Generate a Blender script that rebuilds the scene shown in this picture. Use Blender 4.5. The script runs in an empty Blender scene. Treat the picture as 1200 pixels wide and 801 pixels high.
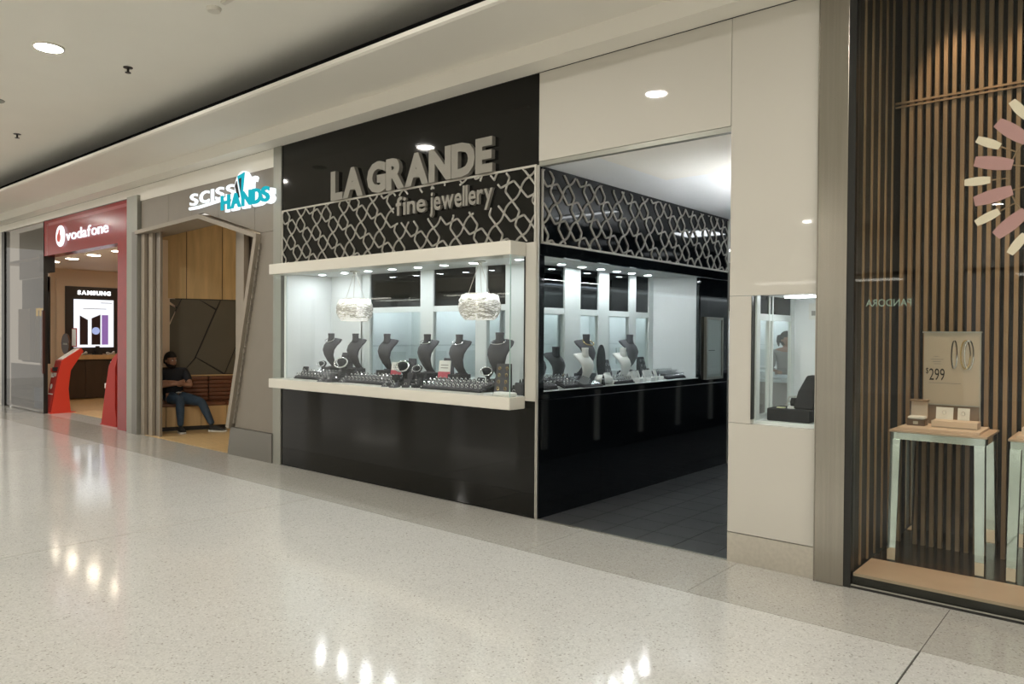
import bpy, bmesh, math, random
from mathutils import Vector, Matrix, Euler
random.seed(7)
C = bpy.context.scene.collection
PI = math.pi

# ---------------------------------------------------------------- camera, world, exposure
sc = bpy.context.scene
cam_d = bpy.data.cameras.new('camera')
cam_d.sensor_fit = 'HORIZONTAL'; cam_d.sensor_width = 36.0
cam_d.lens = 869.84 / 1200 * 36.0
cam_d.clip_start = 0.05; cam_d.clip_end = 200
cam = bpy.data.objects.new('camera', cam_d); C.objects.link(cam)
yaw, pitch, roll = -0.7071916, -0.0109757, 0.0071079
fw = Vector((math.cos(pitch)*math.sin(yaw), math.cos(pitch)*math.cos(yaw), math.sin(pitch)))
rt = Vector((math.cos(yaw), -math.sin(yaw), 0)); up = rt.cross(fw)
r2 = rt*math.cos(roll) + up*math.sin(roll); u2 = -rt*math.sin(roll) + up*math.cos(roll)
M = Matrix((r2, u2, -fw)).transposed().to_4x4(); M.translation = Vector((3.86029, -4.84588, 1.55))
cam.matrix_world = M
sc.camera = cam
w = bpy.data.worlds.new('world'); sc.world = w; w.use_nodes = True
w.node_tree.nodes['Background'].inputs[0].default_value = (1.0, 0.95, 0.86, 1)
w.node_tree.nodes['Background'].inputs[1].default_value = 1.0
sc.view_settings.view_transform = 'Standard'; sc.view_settings.look = 'None'
sc.view_settings.gamma = 1.0; sc.view_settings.exposure = 0.0
sc.view_settings.use_curve_mapping = False
sc.cycles.use_denoising = True
sc.cycles.max_bounces = 10; sc.cycles.diffuse_bounces = 5; sc.cycles.glossy_bounces = 5
sc.cycles.transparent_max_bounces = 24; sc.cycles.sample_clamp_indirect = 6.0
sc.cycles.caustics_reflective = False; sc.cycles.caustics_refractive = False
MALL_LAMP = 470.0      # radiance of the mall downlights
CASE_LAMP = 165.0      # radiance of the small window downlights

# ---------------------------------------------------------------- materials
def mat(name, col, rough=0.5, metal=0.0, emit=None, es=0.0, spec=0.5, coat=0.0, noise=0.0, nscale=8.0, bump=0.0, stretch=None):
    m = bpy.data.materials.new(name); m.use_nodes = True
    nt = m.node_tree; b = nt.nodes['Principled BSDF']
    b.inputs['Base Color'].default_value = (*col, 1); b.inputs['Roughness'].default_value = rough
    b.inputs['Metallic'].default_value = metal; b.inputs['Specular IOR Level'].default_value = spec
    b.inputs['Coat Weight'].default_value = coat; b.inputs['Coat Roughness'].default_value = 0.03
    if emit: b.inputs['Emission Color'].default_value = (*emit, 1); b.inputs['Emission Strength'].default_value = es
    if noise or bump:
        tc = nt.nodes.new('ShaderNodeTexCoord'); mp = nt.nodes.new('ShaderNodeMapping'); n = nt.nodes.new('ShaderNodeTexNoise')
        n.inputs['Scale'].default_value = nscale; n.inputs['Detail'].default_value = 4
        if stretch: mp.inputs['Scale'].default_value = stretch
        nt.links.new(tc.outputs['Object'], mp.inputs[0]); nt.links.new(mp.outputs[0], n.inputs['Vector'])
        if noise:
            r = nt.nodes.new('ShaderNodeValToRGB')
            r.color_ramp.elements[0].position = 0.3; r.color_ramp.elements[1].position = 0.7
            r.color_ramp.elements[0].color = (*[c*(1-noise) for c in col], 1)
            r.color_ramp.elements[1].color = (*[min(1, c*(1+noise)) for c in col], 1)
            nt.links.new(n.outputs['Fac'], r.inputs[0]); nt.links.new(r.outputs[0], b.inputs['Base Color'])
        if bump:
            bp = nt.nodes.new('ShaderNodeBump'); bp.inputs['Strength'].default_value = bump; bp.inputs['Distance'].default_value = 0.004
            nt.links.new(n.outputs['Fac'], bp.inputs['Height']); nt.links.new(bp.outputs[0], b.inputs['Normal'])
    return m
def emis(name, col, s):
    m = bpy.data.materials.new(name); m.use_nodes = True; nt = m.node_tree; nt.nodes.clear()
    e = nt.nodes.new('ShaderNodeEmission'); o = nt.nodes.new('ShaderNodeOutputMaterial')
    e.inputs[0].default_value = (*col, 1); e.inputs[1].default_value = s; nt.links.new(e.outputs[0], o.inputs[0]); return m
def glass(name, tint=(0.95, 0.98, 0.97), ior=1.5, boost=1.0):
    m = bpy.data.materials.new(name); m.use_nodes = True; nt = m.node_tree; nt.nodes.clear()
    t = nt.nodes.new('ShaderNodeBsdfTransparent'); g = nt.nodes.new('ShaderNodeBsdfGlossy'); mx = nt.nodes.new('ShaderNodeMixShader')
    f = nt.nodes.new('ShaderNodeFresnel'); o = nt.nodes.new('ShaderNodeOutputMaterial'); mu = nt.nodes.new('ShaderNodeMath')
    mu.operation = 'MULTIPLY'; mu.inputs[1].default_value = boost; mu.use_clamp = True
    ge = nt.nodes.new('ShaderNodeNewGeometry'); mi = nt.nodes.new('ShaderNodeMapRange')   # same reflectance from either side of the sheet
    mi.inputs[3].default_value = ior; mi.inputs[4].default_value = 1/ior
    nt.links.new(ge.outputs['Backfacing'], mi.inputs[0]); nt.links.new(mi.outputs[0], f.inputs['IOR']); t.inputs[0].default_value = (*tint, 1); g.inputs['Roughness'].default_value = 0.0
    nt.links.new(f.outputs[0], mu.inputs[0]); nt.links.new(mu.outputs[0], mx.inputs[0])
    nt.links.new(t.outputs[0], mx.inputs[1]); nt.links.new(g.outputs[0], mx.inputs[2]); nt.links.new(mx.outputs[0], o.inputs[0])
    return m
def terrazzo(name, base, dark, light, rough=0.10):
    m = bpy.data.materials.new(name); m.use_nodes = True; nt = m.node_tree; b = nt.nodes['Principled BSDF']
    tc = nt.nodes.new('ShaderNodeTexCoord'); v = nt.nodes.new('ShaderNodeTexVoronoi'); v.inputs['Scale'].default_value = 120
    r = nt.nodes.new('ShaderNodeValToRGB'); r.color_ramp.interpolation = 'CONSTANT'
    e = r.color_ramp.elements; e[0].position = 0; e[0].color = (*dark, 1); e[1].position = 0.13; e[1].color = (*base, 1)
    for p, c in ((0.45, [x*1.06 for x in base]), (0.62, [x*0.9 for x in base]), (0.8, base), (0.9, light)):
        q = e.new(p); q.color = (*c, 1)
    n = nt.nodes.new('ShaderNodeTexNoise'); n.inputs['Scale'].default_value = 1.1; n.inputs['Detail'].default_value = 3
    mp = nt.nodes.new('ShaderNodeMapRange'); mp.inputs[3].default_value = 0.93; mp.inputs[4].default_value = 1.05
    mul = nt.nodes.new('ShaderNodeMix'); mul.data_type = 'RGBA'; mul.blend_type = 'MULTIPLY'; mul.inputs[0].default_value = 1
    nt.links.new(tc.outputs['Object'], v.inputs['Vector']); nt.links.new(tc.outputs['Object'], n.inputs['Vector'])
    nt.links.new(v.outputs['Color'], r.inputs[0]); nt.links.new(n.outputs['Fac'], mp.inputs[0])
    nt.links.new(r.outputs[0], mul.inputs[6]); nt.links.new(mp.outputs[0], mul.inputs[7]); nt.links.new(mul.outputs[2], b.inputs['Base Color'])
    r3 = nt.nodes.new('ShaderNodeMapRange'); r3.inputs[3].default_value = rough*0.8; r3.inputs[4].default_value = rough*1.25
    nt.links.new(n.outputs['Fac'], r3.inputs[0]); nt.links.new(r3.outputs[0], b.inputs['Roughness'])
    b.inputs['Specular IOR Level'].default_value = 0.55
    return m

TER = terrazzo('terrazzo_cream', (0.67, 0.665, 0.63), (0.43, 0.415, 0.38), (0.77, 0.77, 0.74))
TERB = terrazzo('terrazzo_border', (0.50, 0.485, 0.44), (0.34, 0.32, 0.29), (0.59, 0.575, 0.53))
GROUT = mat('joint_dark', (0.05, 0.045, 0.04), 0.9, spec=0.1)
CEIL = mat('ceiling_paint', (0.88, 0.86, 0.79), 0.9, noise=0.01, nscale=2)
BULK = mat('bulkhead_paint', (0.80, 0.77, 0.70), 0.7, noise=0.01, nscale=2)
VOID = mat('slot_shade_black', (0.006, 0.006, 0.006), 1.0, spec=0.0)  # black colour standing in for the shade inside the ceiling slot
PANEL = mat('cream_gloss_panel', (0.57, 0.545, 0.485), 0.5, spec=0.2, coat=0.7, noise=0.01, nscale=1)
BLACKG = mat('black_back_painted_glass', (0.006, 0.006, 0.005), 0.04, spec=0.28)
BLACKS = mat('black_gloss_side_panel', (0.003, 0.004, 0.005), 0.05, spec=0.35)
SLABW = mat('cream_laminate', (0.72, 0.69, 0.61), 0.3, noise=0.01, nscale=3)
WHITE = mat('white_paint', (0.86, 0.88, 0.88), 0.5, noise=0.008, nscale=3)
FRAMEW = mat('white_aluminium_frame', (0.72, 0.76, 0.75), 0.35)
SILV = mat('brushed_silver', (0.55, 0.53, 0.48), 0.38, 0.85, noise=0.05, nscale=40, stretch=(1, 1, 0.05))
LETT = mat('silver_letter_face', (0.27, 0.255, 0.22), 0.5, 0.35)
LATT = mat('silver_lattice', (0.50, 0.48, 0.43), 0.5, 0.2)
STEEL = mat('stainless_steel', (0.34, 0.315, 0.275), 0.2, 0.95, noise=0.06, nscale=60, stretch=(1, 1, 0.02), bump=0.05)
GREYM = mat('grey_metal_trim', (0.32, 0.32, 0.28), 0.4, 0.6)
DARKM = mat('dark_metal', (0.03, 0.03, 0.028), 0.35, 0.5)
GL = glass('clear_glass', (0.97, 0.99, 0.985), 1.3); GLD = glass('shopfront_glass', (0.88, 0.90, 0.88), 1.33)
GLEDGE = mat('green_glass_edge', (0.35, 0.5, 0.45), 0.2)
GLDARK = glass('tinted_glass', (0.55, 0.53, 0.50), 1.45, 1.0)
SMOKE = glass('smoked_glass', (0.16, 0.2, 0.22), 1.5, 1.0)
LAMP = emis('mall_lamp_lens', (1.0, 0.96, 0.90), MALL_LAMP)
CLAMP = emis('case_lamp_lens', (0.93, 0.97, 1.0), CASE_LAMP)
SLATE = mat('slate_tile', (0.058, 0.06, 0.062), 0.3, noise=0.15, nscale=6, bump=0.1)
VELV = mat('grey_velvet', (0.075, 0.073, 0.082), 0.9, noise=0.12, nscale=30)
VELD = mat('charcoal_velvet', (0.026, 0.028, 0.032), 0.85)
WHITEF = mat('white_fabric', (0.82, 0.82, 0.80), 0.8)
JEWEL = mat('polished_silver', (0.86, 0.87, 0.9), 0.12, 1.0)
GOLD = mat('polished_gold', (0.83, 0.6, 0.28), 0.2, 1.0)
GEM = mat('diamond', (0.95, 0.95, 1.0), 0.05, 0.3)
PINK = mat('pink_card_print', (0.62, 0.12, 0.16), 0.6)
CARD = mat('white_card', (0.85, 0.84, 0.8), 0.6)
TAUPE = mat('taupe_laminate', (0.225, 0.195, 0.158), 0.45, noise=0.03, nscale=5)
TAUPED = mat('taupe_trim', (0.30, 0.255, 0.20), 0.45, noise=0.03, nscale=5)
STEELK = mat('kick_steel', (0.62, 0.58, 0.51), 0.3, 0.8, noise=0.06, nscale=40)
PLINTH = mat('grey_plinth', (0.16, 0.15, 0.13), 0.35)
PLY = mat('birch_plywood', (0.60, 0.42, 0.20), 0.5, noise=0.16, nscale=3.5, stretch=(3, 3, 0.35))
PLYL = mat('pale_plywood_door', (0.62, 0.42, 0.20), 0.5, noise=0.1, nscale=3.5, stretch=(3, 3, 0.35))
OAKF = mat('oak_plank', (0.62, 0.44, 0.22), 0.3, noise=0.14, nscale=6, stretch=(0.6, 6, 1))
OLIVE = mat('olive_grey_panel', (0.115, 0.10, 0.07), 0.6, noise=0.04, nscale=3)
LEATH = mat('brown_leather', (0.17, 0.062, 0.026), 0.45, noise=0.1, nscale=12)
RED = mat('red_gloss', (0.27, 0.02, 0.022), 0.2, spec=0.3)
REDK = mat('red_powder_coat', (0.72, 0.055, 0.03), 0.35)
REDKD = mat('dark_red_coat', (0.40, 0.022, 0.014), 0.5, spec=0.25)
CREAMW = mat('warm_white_wall', (0.80, 0.66, 0.52), 0.6, noise=0.01, nscale=2)
WALNUT = mat('dark_walnut', (0.055, 0.036, 0.024), 0.4, noise=0.15, nscale=5, stretch=(1, 1, 0.2))
SLATW = mat('brown_slat', (0.36, 0.235, 0.135), 0.45, noise=0.1, nscale=10, stretch=(1, 1, 0.1))
DARKB = mat('dark_backing', (0.016, 0.013, 0.011), 0.5)
PLINP = mat('pale_pink_timber', (0.62, 0.46, 0.34), 0.4, noise=0.05, nscale=6)
MIRR = mat('mirror', (0.80, 0.86, 0.84), 0.04, 1.0)
BLKF = mat('black_fabric', (0.010, 0.010, 0.012), 0.8)
SKIN = mat('skin', (0.36, 0.19, 0.12), 0.5)
HAIR = mat('black_hair', (0.012, 0.009, 0.007), 0.7, bump=0.6, noise=0.3, nscale=60)
SHIRT = mat('black_cotton', (0.014, 0.016, 0.022), 0.85, bump=0.3, nscale=14)
DENIM = mat('blue_denim', (0.035, 0.062, 0.10), 0.8, noise=0.3, nscale=7, bump=0.3)
SOLE = mat('white_rubber', (0.75, 0.73, 0.68), 0.6)
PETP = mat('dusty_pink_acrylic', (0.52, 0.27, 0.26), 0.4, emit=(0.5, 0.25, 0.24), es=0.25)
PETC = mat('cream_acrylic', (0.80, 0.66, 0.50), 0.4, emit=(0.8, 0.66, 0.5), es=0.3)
INK = mat('black_ink', (0.02, 0.02, 0.02), 0.6)
INKG = mat('grey_ink', (0.35, 0.33, 0.30), 0.6)

# ---------------------------------------------------------------- mesh helpers
class MB:
    def __init__(s): s.b = bmesh.new()
    def box(s, x0, x1, y0, y1, z0, z1, mx=None):
        vs = [s.b.verts.new(Vector(p)) for p in ((x0,y0,z0),(x1,y0,z0),(x1,y1,z0),(x0,y1,z0),(x0,y0,z1),(x1,y0,z1),(x1,y1,z1),(x0,y1,z1))]
        if mx:
            for v in vs: v.co = mx @ v.co
        for f in ((3,2,1,0),(4,5,6,7),(0,1,5,4),(1,2,6,5),(2,3,7,6),(3,0,4,7)): s.b.faces.new([vs[i] for i in f])
        return s
    def prism(s, poly, a, b, axis='y', mx=None):
        def P(p, t): return Vector({'y': (p[0], t, p[1]), 'x': (t, p[0], p[1]), 'z': (p[0], p[1], t)}[axis])
        A = [s.b.verts.new(P(p, a)) for p in poly]; B = [s.b.verts.new(P(p, b)) for p in poly]
        if mx:
            for v in A + B: v.co = mx @ v.co
        n = len(poly); fs = [s.b.faces.new(A), s.b.faces.new(B[::-1])]
        for i in range(n): fs.append(s.b.faces.new([A[(i+1) % n], A[i], B[i], B[(i+1) % n]]))
        bmesh.ops.recalc_face_normals(s.b, faces=fs)
        return s
    def tube(s, pts, r, n=6, closed=False, cap=True):
        pts = [Vector(p) for p in pts]; rings = []; N = len(pts)
        rr = r if isinstance(r, (list, tuple)) else [r]*N
        pr = None
        for i, p in enumerate(pts):
            a = pts[(i-1) % N] if (closed or i > 0) else p; b = pts[(i+1) % N] if (closed or i < N-1) else p
            d = (b-a).normalized() if (b-a).length > 1e-9 else Vector((0, 0, 1))
            x = pr - d*pr.dot(d) if pr else d.orthogonal()
            if x.length < 1e-6: x = d.orthogonal()
            x.normalize(); pr = x; y = d.cross(x)
            rings.append([s.b.verts.new(p + (x*math.cos(2*PI*k/n) + y*math.sin(2*PI*k/n))*rr[i]) for k in range(n)])
        for i in range(N if closed else N-1):
            A = rings[i]; B = rings[(i+1) % N]
            for k in range(n): s.b.faces.new([A[k], A[(k+1) % n], B[(k+1) % n], B[k]])
        if cap and not closed: s.b.faces.new(rings[0][::-1]); s.b.faces.new(rings[-1])
        return s
    def lathe(s, prof, n=20, c=(0, 0, 0), sx=1, sy=1):
        rings = []
        for r, z in prof:
            rings.append([s.b.verts.new(Vector((c[0]+sx*r*math.cos(2*PI*k/n), c[1]+sy*r*math.sin(2*PI*k/n), c[2]+z))) for k in range(n)])
        fs = []
        for A, B in zip(rings, rings[1:]):
            for k in range(n): fs.append(s.b.faces.new([A[k], A[(k+1) % n], B[(k+1) % n], B[k]]))
        fs.append(s.b.faces.new(rings[0][::-1])); fs.append(s.b.faces.new(rings[-1]))
        bmesh.ops.recalc_face_normals(s.b, faces=fs)
        return s
    def loft(s, rings, cap=True):
        R = [[s.b.verts.new(Vector(p)) for p in r] for r in rings]; n = len(R[0]); fs = []
        for A, B in zip(R, R[1:]):
            for k in range(n): fs.append(s.b.faces.new([A[k], A[(k+1) % n], B[(k+1) % n], B[k]]))
        if cap: fs.append(s.b.faces.new(R[0][::-1])); fs.append(s.b.faces.new(R[-1]))
        bmesh.ops.recalc_face_normals(s.b, faces=fs)
        return s
    def ball(s, c, r, sub=1, scale=(1, 1, 1)):
        v = bmesh.ops.create_icosphere(s.b, subdivisions=sub, radius=r)['verts']
        for q in v: q.co = Vector((q.co.x*scale[0], q.co.y*scale[1], q.co.z*scale[2])) + Vector(c)
        return s
    def build(s, name, m, parent=None, bevel=0, smooth=False, loc=None, rotz=0):
        me = bpy.data.meshes.new(name); s.b.to_mesh(me); s.b.free()
        if smooth:
            for p in me.polygons: p.use_smooth = True
        me.materials.append(m)
        o = bpy.data.objects.new(name, me); C.objects.link(o)
        if parent: o.parent = parent
        if loc: o.location = loc
        o.rotation_euler.z = rotz
        if bevel:
            b = o.modifiers.new('bevel', 'BEVEL'); b.width = bevel; b.segments = 2; b.limit_method = 'ANGLE'
        return o
def box(name, m, x0, x1, y0, y1, z0, z1, parent=None, bevel=0): return MB().box(x0, x1, y0, y1, z0, z1).build(name, m, parent, bevel)
def tag(o, label, cat, group=None):
    o['label'] = label; o['category'] = cat
    if group: o['group'] = group
    return o
def thing(name, label, cat, loc=(0, 0, 0), rotz=0, group=None):
    o = bpy.data.objects.new(name, None); C.objects.link(o); o.empty_display_size = 0.1
    o.location = loc; o.rotation_euler.z = rotz; return tag(o, label, cat, group)
def struct(o, label=None):
    o['kind'] = 'structure'
    if label: o['label'] = label
    return o
def snode(name, label=None, loc=(0, 0, 0)):
    o = bpy.data.objects.new(name, None); C.objects.link(o); o.location = loc; return struct(o, label)
def copy_tree(o, parent=None):
    c = o.copy(); C.objects.link(c); c.parent = parent
    for ch in [k for k in C.objects if k.parent == o]: copy_tree(ch, c)
    return c
def text_me(s, ext=0.01, off=0.0, res=3):
    cu = bpy.data.curves.new('t', 'FONT'); cu.body = s; cu.size = 1; cu.extrude = ext; cu.offset = off; cu.resolution_u = res
    o = bpy.data.objects.new('t', cu); C.objects.link(o)
    bpy.context.view_layer.update()
    me = bpy.data.meshes.new_from_object(o.evaluated_get(bpy.context.evaluated_depsgraph_get()))
    bpy.data.objects.remove(o); bpy.data.curves.remove(cu); return me
def place_text(name, s, m, x0, x1, z0, z1, y, depth=0.02, off=0.0, parent=None, face='-y', mirror=False, slope=0.0):
    """lettering fitted to a rectangle: x0..x1 along the wall, z0..z1 up, its back at y; face -y or +x"""
    me = text_me(s, 0.5, off); vs = [v.co for v in me.vertices]
    a, b = min(v.x for v in vs), max(v.x for v in vs); c, d = min(v.y for v in vs), max(v.y for v in vs)
    for v in me.vertices:
        t = (v.co.x-a)/(b-a); h = (v.co.y-c)/(d-c); k = v.co.z+0.5
        if mirror: t = 1-t
        X = x0+(x1-x0)*t; Z = z0+(z1-z0)*h+slope*(X-x0)
        v.co = (X, y-depth*k, Z) if face == '-y' else (y+depth*k, X, Z)
    if mirror: me.flip_normals()
    me.materials.clear(); me.materials.append(m); me.name = name
    o = bpy.data.objects.new(name, me); C.objects.link(o)
    if parent: o.parent = parent
    return o
def word(s, m, x0, x1, z0, z1, y, depth, off, parent, gap=0.04, name='letter', face='-y'):
    """each letter of a sign as its own part, fitted to a rectangle"""
    W = []; x = 0; lo = 9; hi = -9
    for ch in s:
        if ch == ' ': x += 0.16; continue
        me = text_me(ch, 0.5, off); a = min(v.co.x for v in me.vertices); b = max(v.co.x for v in me.vertices)
        lo = min(lo, min(v.co.y for v in me.vertices)); hi = max(hi, max(v.co.y for v in me.vertices))
        W.append((ch, me, a, x)); x += (b-a) + gap
    tot = x-gap
    for ch, me, a, xs in W:
        for v in me.vertices:
            X = x0+(x1-x0)*(v.co.x-a+xs)/tot; Z = z0+(z1-z0)*(v.co.y-lo)/(hi-lo); k = v.co.z+0.5
            v.co = (X, y-depth*k, Z) if face == '-y' else (y+depth*k, X, Z)
        me.materials.clear(); me.materials.append(m)
        o = bpy.data.objects.new(name, me); C.objects.link(o); o.parent = parent

# ---------------------------------------------------------------- setting: mall floor
ff = snode('floor', 'polished cream terrazzo mall floor')
box('subfloor', GROUT, -24, 12, -14, 0.0, -0.06, -0.012, ff)
xs = [-24, -17.25, -12.18, -7.11, -2.04, 3.03, 8.1, 12]
for a, b in zip(xs, xs[1:]):
    box('terrazzo_slab', TER, a+0.005, b-0.005, -7.0, -0.763, -0.012, 0, ff)
    box('terrazzo_slab', TER, a+0.003, b-0.003, -14, -7.006, -0.012, 0, ff)
k = -24 + 0.0
bx = [-2.04 + 1.2675*i for i in range(-17, 12)]
for a, b in zip(bx, bx[1:]):
    box('border_tile', TERB, a+0.002, b-0.002, -0.757, -0.001, -0.012, 0, ff)
# passage and shop floor of slate tiles
fp = snode('floor', 'dark slate tiles of the passage and jewellery shop')
box('subfloor', mat('pale_grout', (0.26, 0.26, 0.25), 0.7), -3.9, 3.0, 0.0, 9.0, -0.06, -0.006, fp)
for i in range(-1, 6):
    for j in range(0, 16):
        if i < 0 and j < 13: continue
        x0 = 0.0+0.308*i; x1 = min(x0+0.308, 1.70)
        box('floor_tile', SLATE, x0+0.003, x1-0.003, 0.03+0.295*j, 0.03+0.295*(j+1)-0.006, -0.008, 0.0, fp)
box('floor_slab', SLATE, -3.9, 1.7, 4.76, 9.0, -0.008, 0.0, fp)
box('floor_slab', SLATE, -3.9, -0.31, 3.7, 4.755, -0.008, 0.0, fp)
box('threshold_strip', GREYM, 0.0, 1.68, 0.0, 0.03, -0.01, 0.003, fp)

# ---------------------------------------------------------------- mall ceiling and bulkhead
ce = snode('ceiling', 'flat cream plasterboard mall ceiling')
prof = [(-14, 4.2), (-0.36, 4.2)]
me = MB(); top = [(p[0], p[1]+0.05) for p in prof][::-1]
me.prism(prof+top, -24, 12, 'x').build('plasterboard', CEIL, ce, smooth=False)
box('slot_shade_back', VOID, -24, 12, -0.355, -0.2, 3.93, 4.4, ce)  # backing painted black so the slot stays dark
box('access_panel', CEIL, -1.9, -1.3, -2.1, -1.55, 4.192, 4.1995, ce)
tr = snode('trim_1', 'stepped cream bulkhead running above the shopfronts')
MB().prism([(0.0, 3.72), (-0.22, 3.72), (-0.22, 3.865), (-0.96, 3.85), (-0.985, 3.86), (-0.985, 3.895), (0.0, 3.91)], -24, 12, 'x').build('bulkhead', BULK, tr)
box('slot_shade_edge', VOID, -24, 12, -0.984, -0.90, 3.896, 3.93, tr); box('slot_shade_top', VOID, -24, 12, -0.90, -0.2, 3.912, 3.925, tr)  # black upstand and top added to paint in the slot's darkness
box('shadow_gap', DARKM, -24, 12, -0.004, 0.02, 3.715, 3.722, tr)
# mall downlights
def downlight(x, y, z, r, label, group, lens, ring):
    t = thing('downlight', label, 'ceiling light', (x, y, z), 0, group)
    MB().lathe([(r, -0.001), (r, -r*0.17), (r*1.12, -r*0.14), (r*1.16, 0.0)], 20).build('ring', ring, t)
    MB().lathe([(r*0.97, -0.006), (r*0.97, -0.0015)], 20).build('lens', lens, t)
    return t
for gy, row in ((-2.38, 0), (-12.6, 1)):
    for i in range(-4, 3):
        x = -0.26 + 3.7*i + (1.85 if row == 1 else 0)
        lab = ('round white recessed downlight glowing in the mall ceiling above the floor' if (row, i) == (0, -1) else 'round recessed downlight of the mall ceiling outside the view')
        downlight(x, gy, 4.2, 0.115, lab, None if (row, i) == (0, -1) else 'mall ceiling downlights', LAMP, SLABW)
# ceiling fittings
def sprinkler(x, y, label):
    t = thing('sprinkler', label, 'sprinkler', (x, y, 4.2))
    MB().lathe([(0.045, -0.006), (0.045, 0)], 14).build('collar', DARKM, t)
    MB().lathe([(0.012, -0.05), (0.012, -0.006)], 8).lathe([(0.028, -0.056), (0.028, -0.05)], 12).build('nozzle', DARKM, t)
sprinkler(-3.96, -1.67, 'small dark sprinkler head in the ceiling nearest the round downlight')
sprinkler(-7.77, -1.556, 'small dark sprinkler head low at the left, nearest the dark ceiling slot')
t = thing('ceiling_speaker', 'grey round ceiling grille cut by the left edge of the photo', 'speaker', (-6.27, -2.22, 4.2))
MB().lathe([(0.11, -0.008), (0.115, 0)], 24).build('grille', GREYM, t)
t = thing('smoke_detector', 'small pale detector in the ceiling near the slot above the black sign', 'detector', (-1.98, -1.8, 4.2))
MB().lathe([(0.05, -0.03), (0.06, -0.005), (0.06, 0)], 16).build('body', SLABW, t)
tag(box('exit_fitting', SLABW, -1.80, -1.62, -1.84, -1.80, 4.17, 4.2), 'small flat cream fitting beside the detector on the ceiling', 'fitting')

# ---------------------------------------------------------------- jewellery shop front
X0 = -3.82
wf = snode('wall_front', 'black glass clad shopfront of the jewellery shop')
box('glass_panel', BLACKG, X0, -0.002, 0.0, 0.05, 2.955, 3.72, wf)
box('frieze_panel', BLACKG, X0, -0.02, 0.004, 0.05, 2.32, 2.955, wf)
box('glass_panel', BLACKG, X0, -0.02, 0.0, 0.05, 0.012, 0.925, wf)
box('plinth_recess', DARKM, X0, -0.02, 0.012, 0.05, 0.0, 0.012, wf)
box('glass_panel', BLACKG, -0.134, -0.02, 0.0, 0.05, 0.926, 0.984, wf)
box('cream_pilaster', PANEL, -0.135, -0.018, -0.002, 0.05, 0.985, 2.32, wf)
box('black_edge', DARKM, -0.147, -0.135, -0.006, 0.05, 1.024, 2.203, wf)
for k, x in enumerate((-0.018, -0.004)):
    box('corner_trim', SILV, x, x+0.010, -0.006, 0.008, 0.0, 2.955, wf)
box('corner_trim', DARKM, -0.008, -0.004, -0.002, 0.05, 0.0, 2.955, wf)
box('end_trim', GREYM, -3.985, X0, -0.015, 0.09, 0.0, 3.72, wf)
# lattice friezes
def lattice(P, u0, v0, h0, h1, z0, z1, gap=None, wd=0.0082):
    au, av = 0.4153, 0.3725; mb = MB(); dots = []
    def W(u, v): return ((u+v)/2, (v-u)/2)
    def ok(p):
        if not (h0 <= p[0] <= h1 and z0 <= p[1] <= z1): return False
        return not (gap and gap[0] < p[0] < gap[1] and gap[2] < p[1] < gap[3])
    def path(pts):
        q = [Vector(W(*p)) for p in pts]
        if len(q) > 2:   # round the bends
            out = [q[0]]
            for a, b, c in zip(q, q[1:], q[2:]):
                for t in (0, .5, 1):
                    A = b+(a-b).normalized()*0.016; B = b+(c-b).normalized()*0.016
                    out.append(A*(1-t)**2 + b*2*t*(1-t) + B*t*t)
            out.append(q[-1]); q = out
        for a, b in zip(q, q[1:]):
            n = max(1, int((b-a).length/0.03)); 
            for i in range(n):
                s = a+(b-a)*i/n; e = a+(b-a)*(i+1)/n; m = (s+e)/2
                if not ok(m): continue
                d = (e-s).normalized(); nn = Vector((-d.y, d.x))*wd/1.0; s2 = s-d*wd*0.5; e2 = e+d*wd*0.5
                c4 = [s2-nn, e2-nn, e2+nn, s2+nn]
                cl = [(min(max(c.x, h0), h1), min(max(c.y, z0), z1)) for c in c4]
                A = [mb.b.verts.new(P(c[0], c[1], 0.012)) for c in cl]; B = [mb.b.verts.new(P(c[0], c[1], 0.002)) for c in cl]
                try:
                    mb.b.faces.new(A)
                    for i2 in range(4): mb.b.faces.new([A[(i2+1) % 4], A[i2], B[i2], B[(i2+1) % 4]])
                except ValueError: pass
    umin, umax = h0-z1, h1-z0; vmin, vmax = h0+z0, h1+z1
    k0 = int((umin-u0)/au)-2; k1 = int((umax-u0)/au)+2
    j0 = int((vmin-v0)/av)-3; j1 = int((vmax-v0)/av)+3
    for k in range(k0, k1+1):
        for j in range(j0*2, j1*2):
            sg_ = 0.022 if (j % 2) == (k % 2) else -0.022
            path([(u0+k*au, v0+j*av/2), (u0+k*au+sg_, v0+(j+0.32)*av/2), (u0+k*au+sg_, v0+(j+0.68)*av/2), (u0+k*au, v0+(j+1)*av/2)])
        ub = u0+(k-0.5)*au; ph = 0.25+0.5*(k % 2)
        for j in range(j0, j1):
            vb = v0+(ph+j)*av
            for su in (-1, 1):
                for sv in (-1, 1):
                    path([(ub, vb), (ub+su*(0.25 if su*sv > 0 else 0.165)*au/2, vb+sv*(0.52 if su*sv > 0 else 0.44)*av/2), (ub+su*au/2, vb+sv*av/4)])
    return mb
fr = thing('lattice_frieze', 'silver ogee lattice frieze on black glass above the front display window', 'lattice', (-1.9, 0, 2.64))
def PF(h, z, t): return Vector((h+1.9, 0.004-t, z-2.64))
lattice(PF, -2.972, 2.40, -3.80, -0.03, 2.33, 2.945, gap=(-1.84, -0.45, 2.63, 2.905)).build('lattice', LATT, fr)
m = MB(); m.box(-1.92, 1.88, -0.010, 0.0, 0.305, 0.323); m.box(-1.92, -1.90, -0.010, 0.003, -0.32, 0.305); m.box(1.86, 1.88, -0.010, 0.003, -0.32, 0.305)
m.build('border', LATT, fr)
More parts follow.
